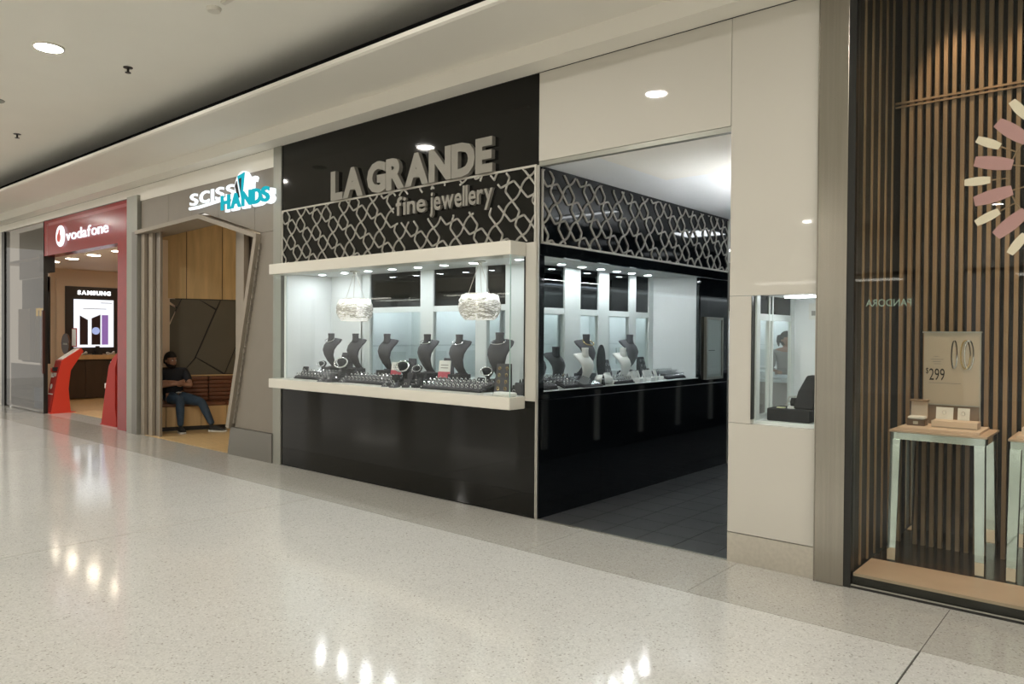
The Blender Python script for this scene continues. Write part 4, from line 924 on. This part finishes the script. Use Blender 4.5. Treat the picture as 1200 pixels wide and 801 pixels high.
def shoe(parent, heel, toe_dir, tilt=0.0):
    d = Vector((toe_dir[0], toe_dir[1], 0)).normalized(); s_ = Vector((-d.y, d.x, 0)); h_ = Vector(heel)
    def ring(t, hw, z0, z1): c = h_+d*t; return [c-s_*hw+V(0, 0, z0), c+s_*hw+V(0, 0, z0), c+s_*hw*0.85+V(0, 0, (z0+z1)*0.6), c+s_*hw*0.4+V(0, 0, z1), c-s_*hw*0.4+V(0, 0, z1), c-s_*hw*0.85+V(0, 0, (z0+z1)*0.6)]
    MB().loft([ring(0.0, 0.03, 0.028, 0.095), ring(0.04, 0.038, 0.028, 0.11), ring(0.10, 0.042, 0.028, 0.10), ring(0.17, 0.048, 0.028, 0.07), ring(0.23, 0.046, 0.028, 0.055), ring(0.275, 0.025, 0.03, 0.042)]).build('shoe', INK, parent, bevel=0.006)
    MB().loft([ring(-0.005, 0.032, 0.0, 0.03), ring(0.05, 0.041, 0.0, 0.03), ring(0.12, 0.044, 0.0, 0.03), ring(0.19, 0.051, 0.0, 0.03), ring(0.24, 0.047, 0.0, 0.03), ring(0.285, 0.022, 0.006, 0.03)]).build('shoe_sole', SOLE, parent)
shoe(man, (0.155, -0.18, 0.0015), (0.15, -1)); shoe(man, (0.575, -0.26, 0.0015), (0.80, -0.60))
MB().tube([(0.12, 0.0, 0.60), (0.16, -0.005, 0.605), (0.20, 0.0, 0.60)], [0.008, 0.011, 0.007], 6).build('belt_buckle', SOLE, man, smooth=True)
# assistant deep in the shop
wo = thing('person', 'shop assistant with tied hair and grey top seen through the pillar showcase', 'person', (-0.55, 7.1, 0), 0.35)
GREY = mat('grey_jersey', (0.30, 0.29, 0.28), 0.8); SKIRT = mat('pale_skirt', (0.66, 0.70, 0.74), 0.8)
T = [(0, 0, 0.90, 0.13, 0.10), (0, 0, 1.05, 0.115, 0.09), (0, 0, 1.20, 0.14, 0.10), (0, 0, 1.30, 0.11, 0.085), (0, 0, 1.36, 0.048, 0.048), (0, -0.01, 1.42, 0.044, 0.044)]
A1 = arm((-0.17, 0, 1.29), (-0.22, -0.02, 1.02), (-0.12, -0.22, 0.98), 0.85); A2 = arm((0.17, 0, 1.29), (0.22, -0.02, 1.02), (0.12, -0.22, 0.98), 0.85)
h1, q1 = hand_chains((-0.12, -0.22, 0.98), (0.3, -0.9, 0), (0.2, 0, -1), 0.6, 1); h2, q2 = hand_chains((0.12, -0.22, 0.98), (-0.3, -0.9, 0), (0.2, 0, -1), 0.6, -1)
N_, E_ = join_chains([(T, None), (A1+[(*q1, 0.03, 0.02)], 3), (A2+[(*q2, 0.03, 0.02)], 3), (leg((-0.08, 0, 0.88), (-0.09, -0.01, 0.48), (-0.09, 0.02, 0.09), 0.95), 0), (leg((0.08, 0, 0.88), (0.09, -0.01, 0.48), (0.09, 0.02, 0.09), 0.95), 0)])
skin_mesh('body', N_, E_, SKIN, wo)
for hc in (h1, h2):
    for f_ in hc: n2, e2 = join_chains([(f_, None)]); skin_mesh('finger', n2, e2, SKIN, wo, sub=1)
N_, E_ = join_chains([([(0, 0, 0.88, 0.16, 0.125), (0, 0, 1.03, 0.135, 0.105), (0, 0, 1.19, 0.158, 0.118), (0, 0, 1.285, 0.125, 0.10), (0, 0, 1.335, 0.065, 0.06)], None),
    ([(-0.17, 0, 1.285, 0.062, 0.062), (-0.20, -0.01, 1.12, 0.056, 0.056), (-0.22, -0.03, 1.02, 0.052, 0.052)], 3), ([(0.17, 0, 1.285, 0.062, 0.062), (0.20, -0.01, 1.12, 0.056, 0.056), (0.22, -0.03, 1.02, 0.052, 0.052)], 3)])
skin_mesh('top', N_, E_, GREY, wo)
MB().lathe([(0.15, 0.93), (0.185, 0.75), (0.20, 0.50), (0.19, 0.50)], 20, sy=0.75).build('skirt', SKIRT, wo, smooth=True)
head(wo, Vector((0, -0.02, 1.49)), 0.9, 0.15, HAIR, False, True)
shoe(wo, (-0.09, 0.06, 0.0), (0, -1)); shoe(wo, (0.09, 0.06, 0.0), (0, -1))

# ---------------------------------------------------------------- window displays
FZ, SZ = 1.0205, 1.0665       # tops of the two display floors
def bust(mt, label, x, y, z, rz, s=1.0, group=None):
    t = thing('necklace_bust', label, 'display bust', (x, y, z), rz, group)
    sec = [(0.0, 0.055, 0.05), (0.02, 0.04, 0.048), (0.08, -0.02, 0.055), (0.15, -0.062, 0.072), (0.21, -0.072, 0.09), (0.26, -0.045, 0.103), (0.295, -0.005, 0.11), (0.325, 0.038, 0.098), (0.333, 0.055, 0.08)]
    b = MB(); n = 10; F = []; Bk = []
    for z_, o_, hw in sec:
        F.append([(s*hw*(2*i/n-1), s*(o_+0.35*hw*(2*i/n-1)**2*1.1), s*(z_-0.01*(2*i/n-1)**2)) for i in range(n+1)])
    rings = [[p for p in f] + [(p[0]*0.93, p[1]+0.02*s, p[2]-0.004*s) for p in f[::-1]] for f in F]
    b.loft(rings).build('chest', mt, t, smooth=True)
    MB().lathe([(0.045*s, 0.285*s), (0.036*s, 0.32*s), (0.034*s, 0.35*s), (0.037*s, 0.378*s), (0.036*s, 0.386*s)], 16, (0, 0.012*s, 0)).build('neck', mt, t, smooth=True)
    MB().lathe([(0.06*s, 0.0), (0.06*s, 0.008*s)], 16, (0, 0.05*s, 0)).build('foot', mt, t)
    return t
def neck_chain(mt, label, x, y, z, rz, s=1.0, drop=0.06, r=0.004, group=None):
    pts = []
    for i in range(20):
        a = 2*PI*i/20; f = (1-math.cos(a))/2
        pts.append((0.052*s*math.sin(a)*(1+0.5*f), s*(0.03-0.085*f), s*(0.337-drop*f)))
    o = MB().tube(pts, r, 6, closed=True).build('necklace', mt, None, smooth=True); o.location = (x, y, z); o.rotation_euler.z = rz
    return tag(o, label, 'necklace', group)
fb = [(-3.29, 'first from the left in the front window'), (-2.84, 'second from the left in the front window'), (-2.30, 'third from the left in the front window'), (-1.675, 'fourth from the left in the front window'), (-1.22, 'fifth from the left in the front window'), (-0.695, 'last at the right end of the front window')]
for i, (x, lb) in enumerate(fb):
    zz = 1.155 if i != 5 else 1.13
    tag(MB().box(-0.08, 0.08, -0.07, 0.09, 0, zz-FZ-0.001).build('display_riser', VELD, None, 0.003, loc=(x, 0.30, FZ)), 'charcoal riser under the grey bust ' + lb, 'riser')
    bust(VELV, 'grey velvet necklace bust, ' + lb, x, 0.30, zz, 0.12 if i != 5 else 0.2, 1.0 if i != 5 else 1.12)
for i in (0, 3, 4, 5):
    neck_chain(JEWEL, 'silver necklace on the grey bust ' + fb[i][1], fb[i][0], 0.30, 1.155 if i != 5 else 1.13, 0.12 if i != 5 else 0.2, 1.0 if i != 5 else 1.12, 0.05, 0.0045)
def tray(label, x, y, z, rz, w_, d_, rows, cols, m1=VELD, slope=0.12, gem=JEWEL, lift=0.02):
    t = thing('ring_tray', label, 'tray', (x, y, z), rz)
    Mx = Matrix.Translation((0, 0, lift)) @ Matrix.Rotation(slope, 4, 'X')
    hh = d_/2*math.sin(abs(slope))+0.001
    Mx = Matrix.Translation((0, 0, hh)) @ Matrix.Rotation(slope, 4, 'X')
    MB().box(-w_/2, w_/2, -d_/2, d_/2, 0.0, 0.012, Mx).build('board', m1, t)
    rg = MB()
    for r in range(rows):
        yy = -d_/2+d_*(r+0.5)/rows
        MB().box(-w_/2+0.012, w_/2-0.012, yy-d_/rows*0.38, yy+d_/rows*0.38, 0.012, 0.026+0.006*(r % 2), Mx).build('pad_row', VELV, t)
        for c_ in range(cols):
            xx = -w_/2+w_*(c_+0.5)/cols+random.uniform(-0.004, 0.004); zz = 0.037+0.006*(r % 2)
            P_ = [Mx @ Vector((xx+0.014*math.cos(2*PI*k/8), yy, zz+0.014*math.sin(2*PI*k/8))) for k in range(8)]
            rg.tube(P_, 0.003, 4, closed=True); rg.ball(Mx @ Vector((xx, yy-0.002, zz+0.018)), 0.009, 1)
    o = rg.build('ring_set', gem, t); o['kind'] = 'stuff'
    return t
for lb, x, y, w_, d_, r, c_ in (('long charcoal ring tray at the left front of the window facing the mall', -3.27, 0.13, 0.62, 0.24, 3, 11), ('long charcoal ring tray in the middle of the window facing the mall', -2.27, 0.11, 0.74, 0.24, 3, 13),
        ('long charcoal ring tray at the right front of the window facing the mall', -1.02, 0.10, 0.76, 0.26, 3, 14)):
    tray(lb, x, y, FZ, 0.03, w_, d_, r, c_, VELD, 0.24)
# smaller stands behind and between the trays
def cone(x, y, z, h, m, label, group):
    t = thing('ring_cone', label, 'ring stand', (x, y, z), 0, group)
    MB().lathe([(0.022, 0), (0.020, 0.006), (0.012, h*0.7), (0.004, h)], 12).build('cone', m, t, smooth=True)
    MB().tube([(0.014*math.cos(k*PI/5), 0.014*math.sin(k*PI/5), h*0.62) for k in range(10)], 0.0028, 5, closed=True).build('ring', JEWEL, t); return t
def wedge(x, y, z, w_, h, rz, m, label, group=None, n=3, gem=JEWEL, depth=0.09):
    t = thing('slanted_stand', label, 'stand', (x, y, z), rz, group)
    MB().prism([(-depth*0.5, 0), (depth*0.5, 0), (depth*0.42, h), (depth*0.30, h)], -w_/2, w_/2, 'x').build('wedge', m, t)
    rg = MB()
    for i in range(n):
        f = (i+0.7)/(n+0.4); yy = -depth*0.5+depth*0.8*f-0.004; zz = h*f
        for a in ((-0.25, 0.25) if w_ > 0.07 else (0,)):
            rg.tube([(a*w_+0.011*math.cos(k*PI/4), yy-0.002, zz+0.014*math.sin(k*PI/4)) for k in range(8)], 0.003, 4, closed=True)
    o = rg.build('earring_set', gem, t); o['kind'] = 'stuff'; return t
def cuff(x, y, z, s, label, group=None, m=JEWEL):
    t = thing('bangle_stand', label, 'stand', (x, y, z), 0.4, group)
    MB().lathe([(0.045*s, 0), (0.045*s, 0.012*s), (0.018*s, 0.03*s), (0.016*s, 0.08*s), (0.04*s, 0.11*s), (0.052*s, 0.14*s), (0.04*s, 0.165*s), (0.015*s, 0.175*s)], 16).build('pad', VELD, t, smooth=True)
    MB().tube([(0.052*s*math.cos(k*PI/8), -0.02*s+0.02*s*math.sin(k*PI/8)-0.028*s, 0.135*s+0.034*s*math.sin(k*PI/8)) for k in range(16)], 0.006*s, 6, closed=True).build('bangle', m, t, smooth=True); return t
def jbox(x, y, z, s, m, label, group=None, rz=0.0):
    t = thing('ring_box', label, 'box', (x, y, z), rz, group)
    box('base', m, -0.028*s, 0.028*s, -0.028*s, 0.028*s, 0, 0.026*s, t, 0.003); MB().box(-0.028*s, 0.028*s, -0.005*s, 0.012*s, 0, 0.05*s, Matrix.Translation((0, 0.022*s, 0.026*s)) @ Matrix.Rotation(-0.3, 4, 'X')).build('lid', m, t)
    MB().tube([(0.011*s*math.cos(k*PI/4), 0, 0.031*s+0.011*s*math.sin(k*PI/4)) for k in range(8)], 0.003*s, 5, closed=True).build('ring', JEWEL, t); return t
def pcard(x, y, z, h, rz, label, pinkbase=True):
    t = thing('price_card', label, 'card', (x, y, z), rz)
    MB().box(-0.07, 0.07, -0.003, 0.003, 0, h, Matrix.Rotation(-0.12, 4, 'X')).build('card', CARD, t)
    if pinkbase: MB().box(-0.072, 0.072, -0.006, -0.0035, 0.0, h*0.35, Matrix.Rotation(-0.12, 4, 'X')).build('pink_band', PINK, t)
    for i in range(2): MB().box(-0.045, 0.045, -0.0045, -0.0035, h*(0.55+0.16*i), h*(0.60+0.16*i), Matrix.Rotation(-0.12, 4, 'X')).build('print_line', INKG, t)
tag(box('card_riser', VELD, -2.22, -2.06, 0.27, 0.35, FZ, 1.11, None, 0.002), 'charcoal block under the pink based card at the left', 'riser')
tag(box('card_riser', VELD, -1.47, -1.31, 0.24, 0.32, FZ, 1.11, None, 0.002), 'charcoal block under the pink based card at the right', 'riser')
pcard(-2.14, 0.30, 1.113, 0.13, 0.15, 'white card with pink base left of the middle of the front window'); pcard(-1.39, 0.27, 1.113, 0.17, 0.15, 'white card with pink base right of the middle of the front window')
tag(box('tall_block', VELV, -3.08, -3.00, 0.30, 0.40, FZ, 1.30, None, 0.003), 'tall grey velvet block right of the leftmost bust', 'block')
wedge(-3.12, 0.36, FZ, 0.10, 0.30, 0.1, VELV, 'tall grey wedge stand right of the leftmost bust', None, 2)
wedge(-2.08, 0.45, FZ, 0.10, 0.26, 0.1, VELV, 'grey wedge stand behind the left pink based card', None, 1)
wedge(-1.50, 0.42, FZ, 0.12, 0.28, 0.1, VELV, 'tall grey wedge stand right of the fourth bust', None, 1)
wedge(-0.52, 0.16, FZ, 0.14, 0.26, 0.35, VELV, 'tall wedge stand with gold hoops before the rightmost bust', None, 4, GOLD)
cuff(-3.55, 0.38, 1.06, 0.9, 'bangle stand left of the leftmost bust'); tag(box('display_riser', VELD, -3.62, -3.48, 0.31, 0.45, FZ, 1.059, None, 0.003), 'low charcoal riser under the leftmost bangle stand', 'riser')
cuff(-2.83, 0.15, FZ, 1.5, 'large bangle stand in front of the second bust'); cuff(-1.83, 0.15, FZ, 1.45, 'large bangle stand in front of the fourth bust'); cuff(-0.83, 0.30, 1.05, 1.1, 'bangle stand left of the rightmost bust')
tag(box('display_riser', VELD, -0.90, -0.76, 0.235, 0.375, FZ, 1.049, None, 0.003), 'low charcoal riser under the right bangle stand', 'riser')
cuff(-1.95, 0.44, 1.06, 0.9, 'bangle stand behind the middle ring tray'); tag(box('display_riser', VELD, -2.02, -1.88, 0.37, 0.51, FZ, 1.059, None, 0.003), 'low charcoal riser behind the middle ring tray', 'riser')
wedge(-3.60, 0.16, FZ, 0.07, 0.13, 0.3, VELD, 'small dark wedge at the far left of the front window', None, 2)
for i, (x, y, hh) in enumerate(((-3.42, 0.46, .12), (-2.68, 0.20, .13), (-2.60, 0.13, .10), (-2.52, 0.38, .12), (-2.45, 0.40, .10), (-1.62, 0.12, .11), (-1.55, 0.17, .12), (-1.48, 0.10, .09), (-1.10, 0.33, .13), (-1.02, 0.36, .10), (-0.42, 0.28, .12), (-2.75, 0.12, .09), (-3.02, -0.02, .07), (-1.72, -0.03, .07), (-1.66, 0.03, .09))):
    cone(x, y, FZ, hh, VELV if i % 2 else VELD, 'small velvet ring cone standing between the trays of the front window', 'ring cones in the front window')
for i, (x, y) in enumerate(((-2.86, 0.02), (-2.76, -0.10), (-1.78, -0.05), (-1.60, -0.04), (-1.52, 0.02), (-0.50, 0.40), (-0.30, 0.05), (-0.34, 0.16), (-2.72, -0.04), (-1.40, 0.12), (-1.10, 0.46), (-2.58, 0.45))):
    jbox(x, y, FZ, 1.1+0.2*(i % 3), (VELD, VELV)[i % 2], 'small open ring box on the floor of the front window', 'ring boxes in the front window', 0.3*(i % 4)-0.4)
for i, (x, y) in enumerate(((-2.90, 0.0-0.09), (-1.68, -0.12), (-1.84, -0.08), (-2.62, -0.02))): wedge(x, y, FZ, 0.07, 0.05, 0.4, VELV, 'low slanted grey pad with chains at the front edge of the front window', 'low slanted pads in the front window', 2, JEWEL, 0.10)
MB_ = MB(); MB_.box(-0.1, 0.1, -0.045, 0.045, 0, 0.035); tag(MB_.build('folded_cloth', WHITEF, None, 0.012, loc=(-0.27, -0.10, FZ)), 'folded white cloth in the right corner of the front window', 'cloth')
tag(box('display_riser', VELV, -0.30, -0.18, 0.06, 0.22, FZ, 1.12, None, 0.003), 'low grey block near the right corner of the front window', 'riser')
# side window
sb = [(-0.33, 0.42, VELV, SZ, 'grey bust nearest the corner in the side window', 0.9), (-0.36, 1.24, VELV, 1.165, 'grey bust wearing a gold chain in the side window', 1.0), (-0.36, 2.06, VELV, 1.165, 'grey bust farthest from the corner in the side window', 1.0),
      (-0.22, 1.02, WHITEF, SZ, 'white bust nearest the gold chain bust in the side window', 0.92), (-0.22, 1.70, WHITEF, SZ, 'white bust before the farthest grey bust in the side window', 0.90), (-0.30, 0.66, VELD, SZ, 'charcoal bust behind the flat trays near the corner', 0.95)]
for x, y, m_, z, lb, s_ in sb:
    if z > SZ+0.02: tag(MB().box(-0.08, 0.08, -0.08, 0.08, 0, z-SZ-0.001).build('display_riser', VELD, None, 0.003, loc=(x-0.02, y, SZ)), 'charcoal riser under the ' + lb, 'riser')
    bust(m_, lb, x, y, z+0.0005, PI/2-0.1, s_)
neck_chain(GOLD, 'gold necklace on the grey bust in the side window', -0.36, 1.24, 1.1655, PI/2-0.1, 1.0, 0.06, 0.006)
q = thing('oval_stand', 'dark oval display board right of the gold chain bust', 'stand', (-0.36, 1.50, SZ), PI/2)
MB().prism([(0.075*math.cos(a), 0.21+0.17*math.sin(a)) for a in [2*PI*i/24 for i in range(24)]], 0.0, 0.012, 'y').build('oval', VELD, q); box('foot', VELD, -0.06, 0.06, -0.03, 0.07, 0, 0.05, q)
def stray(label, x, y, w_, d_, r, c_, sl=0.3, m1=VELD): return tray(label, x, y, SZ, PI/2, w_, d_, r, c_, m1, sl)
stray('steep charcoal tray nearest the corner in the side window', -0.15, 0.24, 0.26, 0.20, 2, 5, 0.45); stray('slanted grey tray second from the corner in the side window', -0.15, 0.56, 0.24, 0.22, 3, 5, 0.35)
stray('flat charcoal ring tray in the middle of the side window', -0.13, 1.44, 0.36, 0.18, 2, 9, 0.1); stray('grey chain tray at the far end of the side window', -0.20, 2.58, 0.42, 0.24, 3, 10, 0.25)
t = thing('watch_board', 'broad pale grey slanted board low in the side window', 'board', (-0.12, 0.86, SZ), PI/2)
MB().prism([(-0.11, 0), (0.11, 0), (0.11, 0.09), (-0.11, 0.012)], -0.16, 0.14, 'x').build('wedge', VELV, t)
for i in range(7): MB().box(-0.15+0.04*i, -0.135+0.04*i, -0.10, 0.10, 0.012, 0.018, Matrix.Translation((0, 0, 0.044)) @ Matrix.Rotation(0.342, 4, 'X')).build('bracelet', JEWEL, t)
for i, (x, y, m_, lb) in enumerate(((-0.12, 1.18, WHITEF, 'crumpled white fabric pad between the white busts'), (-0.30, 1.88, WHITEF, 'white fabric pad near the farthest bust'))):
    t = MB(); t.ball((0, 0, 0.045), 0.075, 3, (0.9, 1.7, 0.6))
    for v in t.b.verts: v.co += Vector((0, 0, 0.010*math.sin(60*v.co.x)*math.cos(45*v.co.y)))
    zmin = min(v.co.z for v in t.b.verts)
    for v in t.b.verts: v.co.z -= zmin
    tag(t.build('fabric_pad', m_, None, smooth=True, loc=(x, y, SZ+0.001)), lb, 'pad')
wedge(-0.40, 1.68, SZ, 0.10, 0.22, PI/2, VELV, 'grey wedge with earrings behind the second white bust', None, 3)
wedge(-0.34, 2.28, SZ, 0.13, 0.24, PI/2, VELD, 'dark jewelled wedge right of the farthest grey bust', None, 4); wedge(-0.45, 0.92, SZ, 0.08, 0.2, PI/2, VELD, 'dark wedge behind the first white bust', None, 3, GOLD)
for i, (x, y, m_) in enumerate(((-0.10, 1.29, WHITEF), (-0.10, 1.78, WHITEF), (-0.12, 1.90, WHITEF), (-0.10, 2.02, WHITEF), (-0.12, 2.14, WHITEF), (-0.12, 2.26, WHITEF), (-0.28, 2.42-0.07, VELD), (-0.45, 2.50, VELD))):
    jbox(x, y, SZ, 1.5, m_, ('small white ring box near the glass of the side window' if m_ is WHITEF else 'small dark ring box at the far end of the side window'), ('white ring boxes in the side window' if m_ is WHITEF else 'dark ring boxes in the side window'), PI/2+0.2*(i % 3))
for i, (x, y) in enumerate(((-0.20, 1.95), (-0.22, 2.08), (-0.20, 2.20), (-0.06, 1.08), (-0.44, 1.02), (-0.38, 1.84))): cone(x, y, SZ, 0.10, VELD if i % 2 else VELV, 'small velvet ring cone in the side window', 'ring cones in the side window')
# pendant lamps of wrapped glass
CRY = mat('crinkled_crystal', (0.92, 0.92, 0.9), 0.25, emit=(1.0, 0.94, 0.86), es=0.55); WIRE = mat('satin_wire', (0.62, 0.58, 0.54), 0.35, 0.7)
def pendant(x, y, label, ph):
    t = thing('pendant_lamp', label, 'pendant lamp', (x, y, 2.2245))
    MB().lathe([(0.055, -0.012), (0.055, 0)], 16).lathe([(0.02, -0.03), (0.02, -0.012)], 10).build('ceiling_rose', SILV, t)
    zc = -0.425
    for a in (0.3, 2.4, 4.5): MB().tube([(0.012*math.cos(a+ph), 0.012*math.sin(a+ph), -0.03), (0.12*math.cos(a+ph), 0.12*math.sin(a+ph), zc+0.11)], 0.003, 5).build('wire', WIRE, t)
    b = MB(); pr = [(0.06, zc-0.125), (0.14, zc-0.12), (0.178, zc-0.07), (0.19, zc), (0.185, zc+0.06), (0.165, zc+0.11), (0.08, zc+0.125)]
    b.lathe(pr, 32)
    for v in b.b.verts:
        a = math.atan2(v.co.y, v.co.x); k = 1+0.04*math.sin(9*a+v.co.z*40)+0.025*math.sin(17*a-60*v.co.z); v.co.x *= k; v.co.y *= k
    b.build('shade', CRY, t, smooth=False)
    m = MB()
    for i in range(44):
        tl = random.uniform(-0.35, 0.35); dz = random.uniform(-0.1, 0.1); a0 = random.uniform(0, 6.28); pts = []
        for k in range(22):
            a = 2*PI*k/22; z = max(-0.122, min(0.122, dz+0.15*tl*math.sin(a+a0)+0.02*math.sin(3*a+i))); r = 0.198*math.sqrt(max(0.2, 1-(z/0.165)**2))
            pts.append((r*math.cos(a), r*math.sin(a), zc+z))
        m.tube(pts, 0.0028, 4, closed=True)
    o = m.build('wire_wrap', WIRE, t); o['kind'] = 'stuff'
pendant(-2.74, 0.22, 'crinkled crystal pendant lamp at the left in the front window', 0.2); pendant(-0.85, 0.20, 'crinkled crystal pendant lamp at the right in the front window', 1.1)
# niche contents
t = thing('watch_case', 'open black case with a tall leaning lid in the pillar showcase', 'case', (2.04, 0.24, 0.976))
box('base', BLKF, -0.135, 0.15, -0.13, 0.10, 0, 0.085, t, 0.008)
MB().loft([[(0.03, -0.10, 0.086), (0.16, -0.10, 0.086), (0.16, 0.06, 0.086), (0.03, 0.06, 0.086)], [(0.05, -0.07, 0.2), (0.165, -0.07, 0.2), (0.165, 0.06, 0.2), (0.05, 0.06, 0.2)], [(0.095, -0.03, 0.31), (0.17, -0.03, 0.31), (0.17, 0.06, 0.31), (0.095, 0.06, 0.31)]]).build('padded_lid', BLKF, t, 0.012)
MB().lathe([(0.03, 0.0), (0.034, 0.03), (0.028, 0.06)], 12, (-0.01, 0.06, 0.086)).build('watch_roll', BLKF, t)
MB().box(-0.08, -0.03, -0.10, -0.06, 0.086, 0.092).build('tag', mat('pale_yellow_tag', (0.75, 0.75, 0.45), 0.5), t); MB().box(-0.01, 0.04, -0.09, -0.05, 0.086, 0.10).build('white_pad', WHITEF, t)
t = thing('wire_basket', 'small round wire basket behind the black case in the pillar showcase', 'basket', (2.0, 0.48, 0.976))
for k in range(5): MB().tube([((0.10-0.012*abs(k-2))*math.cos(a), (0.10-0.012*abs(k-2))*math.sin(a), 0.02+0.03*k) for a in [2*PI*i/18 for i in range(18)]], 0.003, 5, closed=True).build('hoop', SILV, t)
for i in range(8): a = PI/4*i; MB().tube([(0.09*math.cos(a), 0.09*math.sin(a), 0.003), (0.098*math.cos(a), 0.098*math.sin(a), 0.08), (0.08*math.cos(a), 0.08*math.sin(a), 0.14)], 0.003, 5).build('rib', SILV, t)

# ---------------------------------------------------------------- each repeat gets a label of its own
ORD = ['first', 'second', 'third', 'fourth', 'fifth', 'sixth', 'seventh', 'eighth', 'ninth', 'tenth', 'eleventh', 'twelfth', 'thirteenth', 'fourteenth', 'fifteenth']
def number(group, text, key):
    L = sorted([o for o in C.objects if o.get('group') == group], key=key)
    for i, o in enumerate(L): o['label'] = text % ORD[i]
number('front window downlights', '%s bright downlight from the left in the front window ceiling', lambda o: o.location.x)
number('side window downlights', '%s bright downlight from the corner in the side window ceiling', lambda o: o.location.y)
number('ring cones in the front window', 'small velvet ring cone, %s from the left in the front window', lambda o: o.location.x)
number('ring boxes in the front window', 'small open ring box, %s from the left in the front window', lambda o: o.location.x)
number('ring cones in the side window', 'small velvet ring cone, %s from the corner in the side window', lambda o: o.location.y)
number('white ring boxes in the side window', 'small white ring box, %s from the corner at the side glass', lambda o: o.location.y)
number('dark ring boxes in the side window', 'small dark ring box, %s of two at the far end of the side window', lambda o: o.location.y)
number('low slanted pads in the front window', 'low slanted grey pad, %s from the left at the front window edge', lambda o: o.location.x)
number('phone shop downlights', 'warm downlight near the phone shop entrance, %s from the left', lambda o: o.location.x)
number('slatted window spotlights', 'small black spotlight high in the slatted window, %s from the left', lambda o: (o.location.x, o.location.y))
number('wall showcases in the shop', 'lit white wall showcase inside the shop, %s from the front', lambda o: o.location.y)
number('rear wall showcases', 'lit white showcase on the rear shop wall, %s from the left', lambda o: o.location.x)
